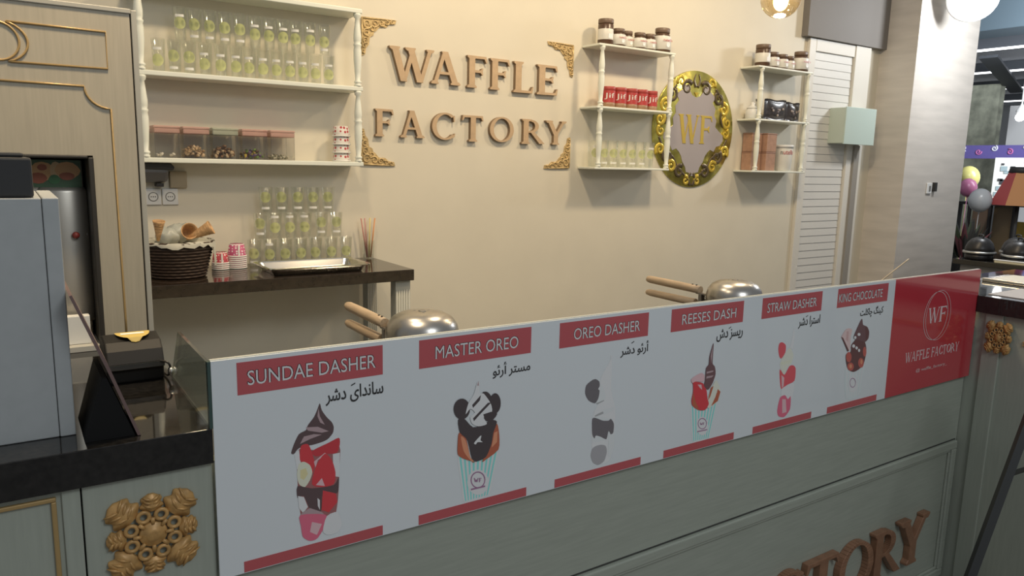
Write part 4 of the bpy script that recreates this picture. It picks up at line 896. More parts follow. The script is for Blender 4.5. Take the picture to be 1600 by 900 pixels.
wi2 = dup(wi, (2.165, 1.78, 1.1203), 'domed aluminium waffle iron behind the title reading REESES DASH')
vent = MB(); pv = Vector((0.905 - .018, 1.78 - .101, 1.232)); vent.torus((pv.x, pv.y + .004, 1.234), .0145, .0028, 18, 6, 1); vent.lathe([(.0085, 0), (.0075, .02), (.0075, .03)], (pv.x - .006, pv.y - .02, 1.214), 12, 0, Matrix.Rotation(-.5, 4, 'X')); vent.build('steam_spout', [white_p, mat('bracket_grey')], wi)
o = MB(); o.tube([(3.10, 1.80, 1.1215), (3.155, 1.80, 1.231), (3.33, 1.80, 1.303), (3.357, 1.80, 1.314)], [.003, .003, .003, .0035], 8); o = o.build('stirring_stick', mat('stick_beige', (.5, .42, .30), .5)); tag(o, 'thin beige stick slanting up behind the red end of the menu sign', 'stick')

# ------------------------------------------------------------------ back counter
bc = thing('back_counter', 'dark stone back counter on fluted sage legs against the wall', 'counter', (1.0, 3.6, 0))
m = MB(); m.box(0.05, 1.665, 3.365, 3.898, 1.108, 1.163); m.build('stone_top', granite_b, bc, bevel=.002)
def fluted(x0, x1, y0, y1):
    mb = MB(); mb.box(x0, x1, y0, y1, 0, 1.108)
    k = 6
    for i in range(k): mb.lathe([((x1 - x0) * .065, .05), ((x1 - x0) * .065, 1.06)], (x0 + (i + .5) * (x1 - x0) / k, y0, 0), 10)
    return mb
for q in ((1.575, 1.655, 3.39, 3.45), (1.595, 1.655, 3.80, 3.86), (0.08, 0.16, 3.39, 3.45), (0.08, 0.16, 3.80, 3.86)):
    fluted(*q).build('leg', mat('leg_sage', (0.42, 0.42, 0.37), .5), bc)

# ------------------------------------------------------------------ shelves with turned balusters
def bal_prof(z0, z1, r):
    h = z1 - z0
    pr = [(.9, 0), (.9, .03), (.6, .04), (.95, .055), (.95, .07), (.62, .09), (.78, .20), (1.0, .36), (1.0, .50), (.86, .55), (1.0, .565), (1.0, .585), (.80, .60), (.95, .63), (.98, .70), (.70, .84), (.52, .93), (.85, .95), (.85, .965), (.95, .975), (.95, 1.0)]
    return [(a * r, z0 + b * h) for a, b in pr]
LV = (2.447, 2.067, 1.687)
def shelf_unit(x0, x1, label, th, br, posts, loc):
    t = thing('wall_shelf', label, 'shelf', loc, group='ivory wall shelves')
    for z in LV:
        m = MB(); m.box(x0, x1, 3.725, 3.8995, z - th, z); m.build('shelf_board', white_m, t, bevel=.004, seg=3)
    for a, b in ((LV[0] - th, LV[1]), (LV[1] - th, LV[2])):
        for px, py in posts:
            m = MB(); m.lathe(bal_prof(b, a, br), (px, py, 0), 18); m.build('baluster', white_m, t)
    return t
shelf_unit(0.49, 1.552, 'widest ivory wall shelf over the back counter at left', .022, .020, ((0.524, 3.742), (1.530, 3.742)), (1.0, 3.8, 1.665))
shelf_unit(3.11, 3.770, 'ivory wall shelf overlapping the round mirror', .014, .0195, ((3.148, 3.742), (3.752, 3.742)), (3.44, 3.8, 1.673))
shelf_unit(4.625, 5.268, 'ivory wall shelf beside the louvred door', .014, .0195, ((4.680, 3.742), (5.235, 3.742)), (4.95, 3.8, 1.673))

# ------------------------------------------------------------------ wall letters and gilded corners
WL = [('W', 1.767, 2.039, 2.129, 2.311, 'wide wooden letter W beginning the word WAFFLE on the wall'), ('A', 2.021, 2.209, 2.131, 2.311, 'wooden letter A in the word WAFFLE on the wall'),
      ('F', 2.255, 2.388, 2.127, 2.307, 'wooden letter F right after the A of WAFFLE on the wall'), ('F', 2.411, 2.548, 2.126, 2.305, 'wooden letter F right before the L of WAFFLE on the wall'),
      ('L', 2.577, 2.723, 2.122, 2.303, 'wooden letter L in the word WAFFLE on the wall'), ('E', 2.750, 2.910, 2.121, 2.300, 'wooden letter E ending the word WAFFLE on the wall'),
      ('F', 1.683, 1.791, 1.827, 1.974, 'wooden letter F beginning the word FACTORY on the wall'), ('A', 1.833, 1.981, 1.826, 1.975, 'wooden letter A in the word FACTORY on the wall'),
      ('C', 2.028, 2.178, 1.821, 1.973, 'wooden letter C in the word FACTORY on the wall'), ('T', 2.224, 2.369, 1.819, 1.969, 'wooden letter T in the word FACTORY on the wall'),
      ('O', 2.414, 2.585, 1.821, 1.970, 'wooden letter O in the word FACTORY on the wall'), ('R', 2.646, 2.819, 1.818, 1.968, 'wooden letter R in the word FACTORY on the wall'),
      ('Y', 2.827, 2.987, 1.820, 1.968, 'wooden letter Y ending the word FACTORY on the wall')]
for ch, a, b, z0, z1, lab in WL:
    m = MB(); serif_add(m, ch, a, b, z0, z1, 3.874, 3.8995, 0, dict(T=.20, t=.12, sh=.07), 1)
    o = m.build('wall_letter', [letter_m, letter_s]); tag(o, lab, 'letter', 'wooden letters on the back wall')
def corner(cx_, cz_, sx, sz, lab, L=0.200, Hh=0.198):
    mb = MB(); y = 3.8995
    base = [(0, 0), (L, -.004), (L * .97, .018), (L * .80, .022), (L * .70, .040), (L * .52, .040), (L * .40, .066), (.070, .070), (.066, .088), (.046, Hh * .5), (.040, Hh * .7), (.024, Hh * .8), (.018, Hh * .96), (-.002, Hh)]
    base = [(cx_ + sx * p[0], cz_ + sz * p[1]) for p in base]
    mb.prism(base, y - .006, y)
    def S(u, v, R, a0, turns, d): mb.tube([(cx_ + sx * (p[0]), y - .009, cz_ + sz * p[2]) for p in spiral(u, v, 0, R, a0, turns, d, 18)], [.0048 - .0026 * i / 18 for i in range(19)], 6)
    S(.030, .032, .026, 0.6, 1.3, 1); S(.075, .026, .022, 2.6, 1.3, -1); S(.112, .020, .018, 0.4, 1.2, 1); S(.145, .013, .014, 2.6, 1.2, -1); S(.172, .008, .011, .4, 1, 1)
    S(.026, .078, .022, -1.0, 1.3, -1); S(.021, .114, .018, 1.0, 1.2, 1); S(.014, .146, .014, -1, 1.2, -1); S(.008, .172, .011, 1, 1, 1); S(.058, .056, .018, 3.9, 1.2, 1)
    mb.tube([(cx_ + sx * u, y - .008, cz_ + sz * v) for u, v in ((.002, .004), (.06, .002), (.12, .0), (.19, -.002))], [.005, .005, .004, .002], 6)
    mb.tube([(cx_ + sx * u, y - .008, cz_ + sz * v) for u, v in ((.002, .004), (.001, .06), (.0, .12), (-.001, .19))], [.005, .005, .004, .002], 6)
    for u, v, r in ((.05, .048, .008), (.093, .034, .006), (.033, .094, .006), (.128, .024, .005), (.024, .13, .005)): mb.ball((cx_ + sx * u, y - .008, cz_ + sz * v), (r, r * .8, r), 10, 6)
    o = mb.build('corner_ornament', goldp_m); tag(o, lab, 'ornament', 'gilded corner ornaments framing the wall lettering')
corner(1.617, 2.443, 1, -1, 'gilded carved corner at the upper left of the wall lettering')
corner(3.036, 2.442, -1, -1, 'gilded carved corner at the upper right of the wall lettering')
corner(1.608, 1.672, 1, 1, 'gilded carved corner at the lower left of the wall lettering')
corner(3.034, 1.674, -1, 1, 'gilded carved corner at the lower right of the wall lettering')

# ------------------------------------------------------------------ round gold mirror
mir = thing('round_mirror', 'round gold mirror with baroque scrolls and the letters W F', 'mirror', (4.165, 3.89, 1.556))
MX, MZ, MR = 4.165, 1.968, 0.413
gm = mat('gold_mirror', (0.72, 0.53, 0.13), 0.20, .75, noise=.75, bump=0.5, nscale=7)
m = MB(); m.lathe([(MR, 0), (MR, .006), (MR - .003, .009), (0, .009)], (MX, 3.8995, MZ), 72, 0, Matrix.Rotation(math.pi / 2, 4, 'X')); m.build('disc', gm, mir)
half = [(0, .245), (.05, .262), (.085, .300), (.10, .330), (.135, .335), (.160, .300), (.200, .275), (.225, .255), (.195, .215), (.235, .170), (.225, .120), (.255, .080), (.245, .030), (.290, .000), (.345, -.035), (.350, -.075), (.315, -.115), (.270, -.125), (.245, -.165), (.200, -.150), (.165, -.175), (.140, -.205), (.120, -.250), (.085, -.290), (.070, -.330), (.035, -.335), (.02, -.355), (0, -.36)]
m = MB(); half = [(a * .88, b * .92) for a, b in half]
m = MB(); m.prism([(MX + a, MZ + b) for a, b in half] + [(MX - a, MZ + b) for a, b in half[::-1]][1:-1], 3.8870, 3.8905); m.build('frosted_plate', mat('lilac_frost', (0.40, 0.36, 0.36), 0.22, coat=.4), mir, label='lilac grey plate')
m = MB(); yy = 3.8885
def R_(u, v, R, a0, t, d, mm, r=.010):
    for s in (-1, 1):
        a = a0 if s > 0 else math.pi - a0
        m.tube([(p[0], yy, p[2]) for p in spiral(MX + s * u, MZ + v, 0, R, a, t, d * s, 22)], [1.35 * r * (1 - .55 * i / 22) for i in range(23)], 8, mm, flat=.35, up=(0, 1, 0))
R_(.095, .290, .052, 2.6, 1.35, -1, 1, .012); R_(.155, .330, .040, -.5, 1.2, 1, 0); R_(.245, .235, .052, 2.2, 1.3, 1, 1); R_(.300, .155, .048, 1.8, 1.3, -1, 0, .012); R_(.345, .060, .045, 2.0, 1.3, 1, 0, .012)
R_(.335, -.020, .038, 1.2, 1.2, -1, 0); R_(.330, -.150, .045, -.8, 1.3, 1, 0, .012); R_(.255, -.190, .052, 1.0, 1.35, -1, 1, .012); R_(.215, -.265, .045, .6, 1.3, 1, 0, .012); R_(.130, -.300, .048, 2.2, 1.3, -1, 1, .012); R_(.060, -.365, .035, 1.2, 1.2, 1, 0)
for s in (-1, 1):
    m.tube(catmull([(MX + s * .01, yy, MZ + .30), (MX + s * .03, yy, MZ + .345), (MX + s * .015, yy, MZ + .39)], 6), [.014 - .0009 * i for i in range(13)], 8, 1, flat=.35, up=(0, 1, 0))
    m.tube(catmull([(MX + s * .20, yy, MZ + .30), (MX + s * .28, yy, MZ + .21), (MX + s * .27, yy, MZ + .10), (MX + s * .30, yy, MZ + .03)], 6), .008, 8, 1, flat=.35, up=(0, 1, 0))
    m.tube(catmull([(MX + s * .35, yy, MZ - .06), (MX + s * .29, yy, MZ - .15), (MX + s * .20, yy, MZ - .20), (MX + s * .15, yy, MZ - .27), (MX + s * .05, yy, MZ - .34)], 6), .009, 8, 1, flat=.35, up=(0, 1, 0))
    m.tube(catmull([(MX + s * .01, yy, MZ - .31), (MX + s * .035, yy, MZ - .35), (MX + s * .01, yy, MZ - .40)], 6), .012, 8, 1, flat=.35, up=(0, 1, 0))
m.prism([(MX - .022, MZ + .262), (MX + .022, MZ + .262), (MX, MZ + .232)], 3.8862, 3.8885)
m.build('scrolls', [mat('gold_scroll', (0.74, 0.54, 0.08), 0.25, 0.5), mat('bronze_scroll', (0.16, 0.12, 0.07), 0.3, 0.6)], mir)
m = MB(); serif_add(m, 'W', MX - .170, MX + .040, MZ - .100, MZ + .104, 3.8835, 3.8872, 0, dict(T=.20, t=.06, sh=.04)); m.build('letter', mat('gold_letter', (0.72, 0.52, 0.10), 0.3, 0.45), mir, label='gold letter W')
m = MB(); serif_add(m, 'F', MX + .055, MX + .178, MZ - .097, MZ + .104, 3.8835, 3.8872, 0, dict(T=.16, t=.05, sh=.04)); m.build('letter', mat('gold_letter'), mir, label='gold letter F')

# ------------------------------------------------------------------ clear cups with green stickers
def make_cup(h, r, sr, name, label, group, lab_w=.034, seg=20):
    mb = MB(); rb = r * .74
    mb.lathe([(rb, .001), (rb * 1.02, .004), (r * .97, h - .004), (r, h - .002), (r, h), (r * .96, h - .001), (rb * .98, .006), (0, .005)], (0, 0, 0), seg, cap=True)
    me = mb.build(name, clear_cup); me.location = (0, 0, 0)
    for v in me.data.vertices: pass
    tag(me, label, 'cup', group)
    return me
def rad(h, r, z): return r * (.75 + .23 * z / h) + .0008
def cup_set(h, r, sr, group, items, seg=20):
    """items: (x, y, z, sticker height, strip height or None, label)"""
    proto = None
    for (x, y, z, zs, zl, lab) in items:
        if proto is None:
            o = make_cup(h, r, sr, 'plastic_cup', lab, group, seg=seg)
            # mesh was centred on its own base already
            m = MB(); n = 18; c = []
            for i in range(n):
                a = 2 * math.pi * i / n
                u = sr * math.cos(a); w = sr * math.sin(a); R = rad(h, r, h * .5 + w); an = u / R
                c.append((R * math.sin(an), -R * math.cos(an), w))
            m.add([(0, -rad(h, r, h * .5), 0)] + c, [(0, i + 1, (i + 1) % n + 1) for i in range(n)], 0, True)
            st = m.build('sticker', green_s, o); st.location = (0, 0, 0)
            m = MB(); R = rad(h, r, h * .6) + .0006; w = min(sr * .72, R * .8)
            pts = []
            for k in range(7):
                an = (-w + 2 * w * k / 6) / R; pts.append((R * math.sin(an), -R * math.cos(an)))
            m.add([(p[0], p[1], -.0055) for p in pts] + [(p[0], p[1], .0055) for p in pts], [(k, k + 1, k + 8, k + 7) for k in range(6)], 0, True)
            ls = m.build('label_strip', paper_m, o)
            proto = (o, st, ls)
            first = True
        else: first = False
        if first: q, s2, l2 = proto
        else:
            q = proto[0].copy(); COL.objects.link(q); s2 = proto[1].copy(); COL.objects.link(s2); s2.parent = q
            l2 = None
            if zl is not None: l2 = proto[2].copy(); COL.objects.link(l2); l2.parent = q
        q.location = (x, y, z); q['label'] = lab
        q.rotation_euler = (0, 0, random.uniform(-.25, .05) - .22)
        s2.location = (0, 0, zs)
        if l2: l2.location = (0, -(.0006 if zl < zs else .0016), zl)
LC = [0.606, 0.673, 0.736, 0.805, 0.874, 0.944, 1.006, 1.069, 1.136, 1.200, 1.266, 1.330, 1.396]
UC = [0.702, 0.767, 0.832, 0.897, 0.964, 1.035, 1.102, 1.167, 1.232, 1.302, 1.376]
items = []
for i, x in enumerate(LC):
    zs = .050 if i not in (1, 2) else .074
    zl = (.094 if i > 2 else None) if i not in (1, 2) else .022
    if i == 0: zl = .10
    items.append((x, 3.795, 2.0675, zs, zl, 'clear cup in the lower row on the top left shelf, %s from the left' % ORD[i]))
for i, x in enumerate(UC):
    lowlab = i in (1, 2, 3, 4, 10)
    items.append((x, 3.795, 2.0675 + .1462, .074 if i < 5 else .060, .022 if lowlab else (.098 if 4 < i < 9 else .105), 'clear cup in the upper row on the top left shelf, %s from the left' % ORD[i]))
# stickers are printed on clear film: half see-through
def film(name, color, a):
    m = mat(name, color, .6, alpha=a)
    return m
green_s = film('green_film', (0.56, 0.59, 0.24), .72)
cup_set(.1455, .0312, .0268, 'clear cups on the top left shelf', items)
items = []
for i, x in enumerate([1.007, 1.085, 1.163, 1.241, 1.321, 1.405, 1.486]):
    items.append((x, 3.825, 1.1635, .055 if i else .062, (.020 if i == 0 else .105 if i == 1 else .012), 'clear cup at the bottom of the back counter pyramid, %s from the left' % ORD[i]))
for i, x in enumerate([1.040, 1.113, 1.192, 1.268, 1.355, 1.434]):
    hi = i in (1, 2, 3)
    items.append((x, 3.825, 1.1635 + .1304, .058 if hi else .080, .112 if hi else .030, 'clear cup in the middle row of the back counter pyramid, %s from left' % ORD[i]))
for i, x in enumerate([1.070, 1.150, 1.232, 1.312, 1.392]):
    items.append((x, 3.825, 1.1635 + .2608, .080, .026, 'clear cup atop the back counter pyramid, %s from the left' % ORD[i]))
cup_set(.1298, .0350, .0270, 'clear cups stacked on the back counter', items)
items = []
for i, x in enumerate([3.190, 3.268, 3.350, 3.432, 3.514, 3.596, 3.676]):
    items.append((x - .03, 3.805, 1.6875, .090, .028 if 1 <= i < 6 else .13, 'clear cup on the lowest shelf left of the mirror, %s from left' % ORD[i]))
cup_set(.172, .0390, .029, 'clear cups on the lowest shelf left of the mirror', items)

# ------------------------------------------------------------------ topping boxes on the left shelf
lidp = mat('pink_lid', (0.62, 0.36, 0.30), 0.45, alpha=.6); lidg = mat('mint_lid', (0.44, 0.47, 0.36), 0.45, alpha=.6)
tops = [('marshmallow', mat('marshmallow', (.74, .70, .60), .7), 9, .008, 'clear box with pink lid and a few marshmallows, nearest the hutch', lidp, .6),
        ('peanut', mat('peanut', (.66, .50, .32), .6), 78, .0085, 'clear pink-lidded box half full of pale peanuts', lidp, 4),
        ('nut_mix', mat('nut_mix', (.52, .39, .24), .6), 78, .0085, 'clear box with mint lid holding mixed brown nuts', lidg, 4),
        ('candy', mat('candy_yellow', (.55, .42, .06), .4), 66, .0075, 'clear pink-lidded box with brightly coloured candies', lidp, 3),
        ('seeds', mat('seed_green', (.22, .21, .13), .6), 46, .0075, 'clear pink-lidded box with a thin layer of dark seeds, rightmost of its row', lidp, 1.2)]
cc = [mat('candy_yellow'), mat('candy_green', (.16, .26, .05), .4), mat('candy_brown', (.12, .06, .03), .4), mat('candy_purple', (.16, .10, .20), .4)]
alt = {'nut_mix': mat('almond', (.20, .11, .05), .6), 'peanut': mat('peanut_b', (.44, .30, .16), .6), 'seeds': mat('seed_pale', (.5, .47, .36), .6), 'marshmallow': mat('marshmallow')}
bxs = [(0.560, 0.672), (0.682, 0.800), (0.810, 0.930), (0.944, 1.066), (1.078, 1.200)]
for (nm, mt, n, r, lab, lid, lay), (a, b) in zip(tops, bxs):
    t = thing('topping_box', lab, 'box', ((a + b) / 2, 3.80, 1.6873), group='topping boxes on the left wall shelf')
    y0, y1, z0, zt = 3.748, 3.878, 1.6873, 1.818
    m = MB(); T = .002
    xa, xb = a + .004, b - .004; m.add([(xa, y0, z0), (xb, y0, z0), (xb, y1, z0), (xa, y1, z0), (xa, y0, zt), (xb, y0, zt), (xb, y1, zt), (xa, y1, zt)], [(0, 3, 2, 1), (0, 1, 5, 4), (1, 2, 6, 5), (2, 3, 7, 6), (3, 0, 4, 7)])
    for ex, ey in ((xa, y0), (xb, y0), (xb, y1), (xa, y1)): m.box(ex - .0015, ex + .0015, ey - .0015, ey + .0015, z0, zt)
    m.build('tub', clear_box, t)
    m = MB(); m.box(a, b, y0 - .006, y1 + .004, zt + .002, zt + .013); m.box(a + .002, b - .002, y0 - .003, y1 + .002, zt - .020, zt + .002); m.build('lid', lid, t, bevel=.004)
    m = MB(); rnd = random.Random(len(nm) * 7)
    ms = cc if nm == 'candy' else [mt, alt[nm]]
    hh = min(.062, .012 * lay + .004)
    for k in range(n):
        x = rnd.uniform(a + .018, b - .018); y = rnd.uniform(y0 + .014, y1 - .02); z = z0 + .003 + r * .8 + rnd.random() * hh * (1 - .55 * abs((x - (a + b) / 2) / ((b - a) / 2)))
        M_ = Matrix.Rotation(rnd.uniform(0, 3), 3, 'Y') @ Matrix.Rotation(rnd.uniform(0, 3), 3, 'Z')
        m.ball((x, y, z), (r * 1.25, r * .8, r * .75), 8, 5, rnd.randrange(len(ms)), M_)
    o = m.build('topping', ms, t); o['kind'] = 'stuff'

# ------------------------------------------------------------------ paper cups and tubs
def dotted(name, base, dot, scale):
    m = mat(name, base, .6); nt = m.node_tree; b = nt.nodes['Principled BSDF']
    tc = nt.nodes.new('ShaderNodeTexCoord'); v = nt.nodes.new('ShaderNodeTexVoronoi'); v.inputs['Scale'].default_value = scale; v.inputs['Randomness'].default_value = .35
    r = nt.nodes.new('ShaderNodeValToRGB'); r.color_ramp.interpolation = 'CONSTANT'; r.color_ramp.elements[0].color = (*dot, 1); r.color_ramp.elements[1].color = (*base, 1); r.color_ramp.elements[1].position = .33
    nt.links.new(tc.outputs['Object'], v.inputs['Vector']); nt.links.new(v.outputs['Distance'], r.inputs['Fac']); nt.links.new(r.outputs['Color'], b.inputs['Base Color'])
    return m
red_dots = dotted('red_dotted_paper', (.45, .05, .07), (.75, .70, .66), 75); pink_dots = dotted('pink_dotted_paper', (.50, .10, .20), (.75, .66, .66), 75)
wred = dotted('white_red_paper', (.72, .68, .62), (.42, .05, .06), 48)
def tub_stack(x, y, z, R, Hc, n, pitch, mt, label, group):
    for k in range(n):
        zb = z + k * pitch
        lab = label % ('topmost' if k == n - 1 else 'bottom' if k == 0 else ORD[k] + ' from the bottom')
        t = thing('paper_tub', lab, 'paper cup', (x, y, zb), group=group)
        m = MB(); m.lathe([(R - .0006, 0), (R, .0005), (R, .007), (R * .80, Hc), (0, Hc), (0, Hc - .0008), (R * .80 - .0007, Hc - .0008), (R - .0012, .003), (R - .0006, 0)], (x, y, zb), 28, cap=False); m.build('body', mt, t)
        m = MB(); m.torus((x, y, zb + .0035), R * 1.01, .0035, 28, 8, ax='z'); m.build('rim', paper_m, t, label='white rolled rim')
        if k == n - 1:
            m = MB(); m.lathe([(R * .80, Hc - .006), (R * .81, Hc + .001), (R * .76, Hc + .0015)], (x, y, zb), 28, cap=False); m.box(x - .004, x + .004, y - R * 1.0, y - R * .80, zb + .008, zb + Hc - .004); m.build('seam', paper_m, t)
tub_stack(0.826, 3.755, 1.1635, .038, .052, 4, .0095, red_dots, '%s upside-down red dotted paper tub of the shorter stack', 'red dotted tubs beside the basket')
tub_stack(0.906, 3.765, 1.1635, .043, .060, 7, .0095, pink_dots, '%s upside-down pink dotted paper tub of the taller stack', 'pink dotted tubs beside the clear cups')
for k in range(4):
    z = 1.6875 + k * .042
    t = thing('paper_cup', 'red dotted white paper cup on the left shelf, %s' % ('bottom of its stack' if k == 0 else 'topmost of its stack' if k == 3 else ORD[k] + ' from the bottom'), 'paper cup', (1.46, 3.80, z), group='dotted paper cups on the left shelf')
    m = MB(); m.lathe([(.0435, 0), (.044, .001), (.044, .008), (.037, .054), (0, .054), (0, .0532), (.0362, .0532), (.043, .003), (.0435, 0)], (1.46, 3.80, z), 26, cap=False); m.build('body', wred, t)
    m = MB(); m.torus((1.46, 3.80, z + .004), .0445, .004, 26, 8, ax='z'); m.build('rim', paper_m, t)

# ------------------------------------------------------------------ basket with cones
bk = thing('basket', 'dark woven basket lined with white paper on the back counter', 'basket', (0.60, 3.60, 1.1635))
wv = mat('dark_wicker', (0.055, 0.032, 0.020), 0.6, noise=.35, nscale=60, stretch=(1, 1, 4))
m = MB(); n = 40; BX, BY = 0.610, 3.60
m.lathe([(.105, 1.1635), (.112, 1.166), (.150, 1.315), (.154, 1.322), (.148, 1.322), (.108, 1.172), (0, 1.170)], (BX, BY, 0), n); 
for k in range(11):
    z = 1.172 + k * .0138; R = .113 + (.150 - .112) * (z - 1.166) / .149
    m.tube([(BX + (R + .0022 * (1 if (i + k) % 2 else -1)) * math.cos(2 * math.pi * i / n), BY + (R + .0022 * (1 if (i + k) % 2 else -1)) * math.sin(2 * math.pi * i / n), z) for i in range(n)], .0040, 6, 0, True)
m.torus((BX, BY, 1.322), .152, .006, 40, 8, ax='z'); m.build('body', wv, bk)
m = MB(); rnd = random.Random(5); n = 44; rings = []
for R0, z0, am in ((.100, 1.298, .004), (.140, 1.322, .006), (.154, 1.329, .004), (.160, 1.322, .007), (.159, 1.308, .010)):
    rings.append([(BX + (R0 + rnd.uniform(-am, am) * .4) * math.cos(2 * math.pi * i / n), BY + (R0 + rnd.uniform(-am, am) * .4) * math.sin(2 * math.pi * i / n), z0 + rnd.uniform(-am, am) - (.10 if (R0 < .165 and z0 < 1.31 and R0 > .15 and i in (41, 42, 43, 0)) else 0)) for i in range(n)])
vs = [p for r in rings for p in r] + [(BX, BY, 1.292)]
fs = [(k * n + i, k * n + (i + 1) % n, (k + 1) * n + (i + 1) % n, (k + 1) * n + i) for k in range(len(rings) - 1) for i in range(n)] + [(i, len(vs) - 1, (i + 1) % n) for i in range(n)]
m.add(vs, fs, 0, True); m.build('paper_liner', mat('liner_paper', (.50, .48, .40), .7), bk)
cone_m = mat('waffle_cone', (.50, .30, .14), .6, noise=.25, nscale=70)
def cone(p, aim, L, R, lab):
    mb = MB(); M_ = Vector(aim).to_track_quat('Z', 'Y').to_matrix().to_4x4()
    mb.lathe([(.006, 0), (R * .55, L * .40), (R * .9, L * .85), (R * 1.08, L), (R * .98, L), (R * .8, L * .84), (R * .45, L * .45), (0, L * .3)], p, 20, 0, M_)
    for i in range(5): mb.torus((0, 0, 0), R * (.5 + .12 * i) , .0016, 18, 5, ax='z'); q = len(mb.V) - 18 * 5; mb.V[q:] = [Vector(p) + M_ @ (v + Vector((0, 0, L * (.38 + .14 * i)))) for v in mb.V[q:]]
    o = mb.build('waffle_cone', cone_m); tag(o, lab, 'waffle cone', 'waffle cones in the basket'); return o
cone((0.640, 3.545, 1.335), (.80, -.25, .42), .118, .030, 'waffle cone at the right rim of the basket, open end up')
cone((0.645, 3.62, 1.345), (.05, -.9, .25), .105, .034, 'waffle cone facing forward in the middle of the basket')
cone((0.528, 3.56, 1.330), (.05, -.2, 1), .09, .024, 'waffle cone standing upright at the left of the basket')
m = MB(); rnd = random.Random(9)
m.ball((0.645, 3.675, 1.352), (.075, .045, .042), 22, 12); m.ball((0.585, 3.66, 1.340), (.055, .045, .040), 18, 10)
for i, v in enumerate(m.V): m.V[i] = v + Vector((0, 0, .008 * math.sin(v.x * 130) * math.cos(v.y * 90)))
o = m.build('plastic_bag', mat('bag_grey', (.40, .41, .36), .35)); tag(o, 'crumpled greyish bag behind the waffle cones in the basket', 'bag')

# ------------------------------------------------------------------ tray and straws
tr = MB(); x0, x1, y0, y1 = 0.955, 1.455, 3.395, 3.695
def rr(x0, x1, y0, y1, r, z, k=5):
    out = []
    for cx_, cy_, a0 in ((x1 - r, y1 - r, 0), (x0 + r, y1 - r, 90), (x0 + r, y0 + r, 180), (x1 - r, y0 + r, 270)):
        for i in range(k + 1):
            a = math.radians(a0 + 90 * i / k); out.append((cx_ + r * math.cos(a), cy_ + r * math.sin(a), z))
    return out
L_ = [rr(x0 + .035, x1 - .035, y0 + .035, y1 - .035, .02, 1.166), rr(x0 + .018, x1 - .018, y0 + .018, y1 - .018, .03, 1.195), rr(x0 + .014, x1 - .014, y0 + .014, y1 - .014, .03, 1.199), rr(x0, x1, y0, y1, .035, 1.200), rr(x0, x1, y0, y1, .035, 1.1965)]
L2 = [rr(x0 + .014, x1 - .014, y0 + .014, y1 - .014, .03, 1.1960), rr(x0 + .020, x1 - .020, y0 + .020, y1 - .020, .03, 1.192), rr(x0 + .037, x1 - .037, y0 + .037, y1 - .037, .02, 1.1638)]
N = len(L_[0]); vs = [p for r in L_ + L2 for p in r]
fs = [list(range(N))] + [(k * N + i, k * N + (i + 1) % N, (k + 1) * N + (i + 1) % N, (k + 1) * N + i) for k in range(7) for i in range(N)] + [list(range(7 * N, 8 * N))[::-1]]
tr.add(vs, fs, 0, False); o = tr.build('serving_tray', tray_m); tag(o, 'shallow rectangular steel tray on the back counter before the clear cups', 'tray')
o = MB(); o.lathe([(.030, 1.1635), (.031, 1.168), (.036, 1.262), (.036, 1.264), (.0345, 1.263), (.0295, 1.170), (0, 1.169)], (1.652, 3.855, 0), 24); o = o.build('straw_glass', clear_cup); tag(o, 'clear glass holding drinking straws at the right end of the back counter', 'glass')
o.location.x = 1.628; gx = 1.628
st = [((-.012, -.01), (-.045, -.01), (.50, .24, .20), 'pink'), ((-.004, .004), (-.020, .0), (.52, .28, .26), 'pale red'), ((.0, -.008), (.004, -.015), (.62, .52, .20), 'yellow'), ((.006, .006), (.014, .008), (.60, .50, .22), 'light yellow'), ((.010, -.006), (.036, -.008), (.60, .28, .12), 'orange')]
for i, (a, b, c, nm) in enumerate(st):
    m = MB(); m.tube([(gx + a[0], 3.855 + a[1], 1.1700), (gx + b[0], 3.855 + b[1], 1.385)], .0042, 8); o = m.build('straw', mat('straw_' + nm.replace(' ', '_'), c, .4)); tag(o, '%s drinking straw, %s from the left in the glass' % (nm, ORD[i]), 'straw', 'straws in the glass')

# ------------------------------------------------------------------ jars
lab_w = mat('jar_label_white', (.70, .68, .62), .4); cap_w = mat('jar_cap_brown', (.16, .105, .07), .45); txt_r = mat('jar_text_red', (.45, .03, .03), .4); txt_k = mat('jar_text_black', (.03, .03, .03), .4)
def jar(x, y, z, w, h, tall, label, group):
    t = thing('spread_jar', label, 'jar', (x, y, z), 0, group); r = w / 2
    m = MB(); m.lathe([(r * .82, z), (r * .96, z + h * .05), (r, z + h * .16), (r * .98, z + h * .62), (r * .80, z + h * .76), (r * .74, z + h * .80)], (x, y, 0), 28, sy=.82); m.build('glass_body', brown_j, t)
    m = MB(); m.lathe([(r * .97, z + h * .12), (r * 1.012, z + h * .13), (r * 1.005, z + h * .62), (r * .96, z + h * .67)], (x, y, 0), 28, cap=False, sy=.84)
    m.build('label', lab_w, t)
    m = MB(); m.text('nutella', x - r * .62, x + r * .62, z + h * .44, z + h * .55, y - r * .87, 1)
    m.lathe([(0.001, 0), (r * .26, .001)], (x + r * .05, y - r * .86, z + h * .31), 14, 2, Matrix.Rotation(math.pi / 2, 4, 'X'), cap=False); m.build('label_print', [txt_k, txt_r, mat('print_cocoa', (.25, .13, .08), .5)], t)
    m = MB(); m.lathe([(r * .80, z + h * .80), (r * .83, z + h * .81), (r * .83, z + h * .985), (r * .79, z + h), (0, z + h)], (x, y, 0), 28, sy=.82); m.build('cap', cap_w, t)
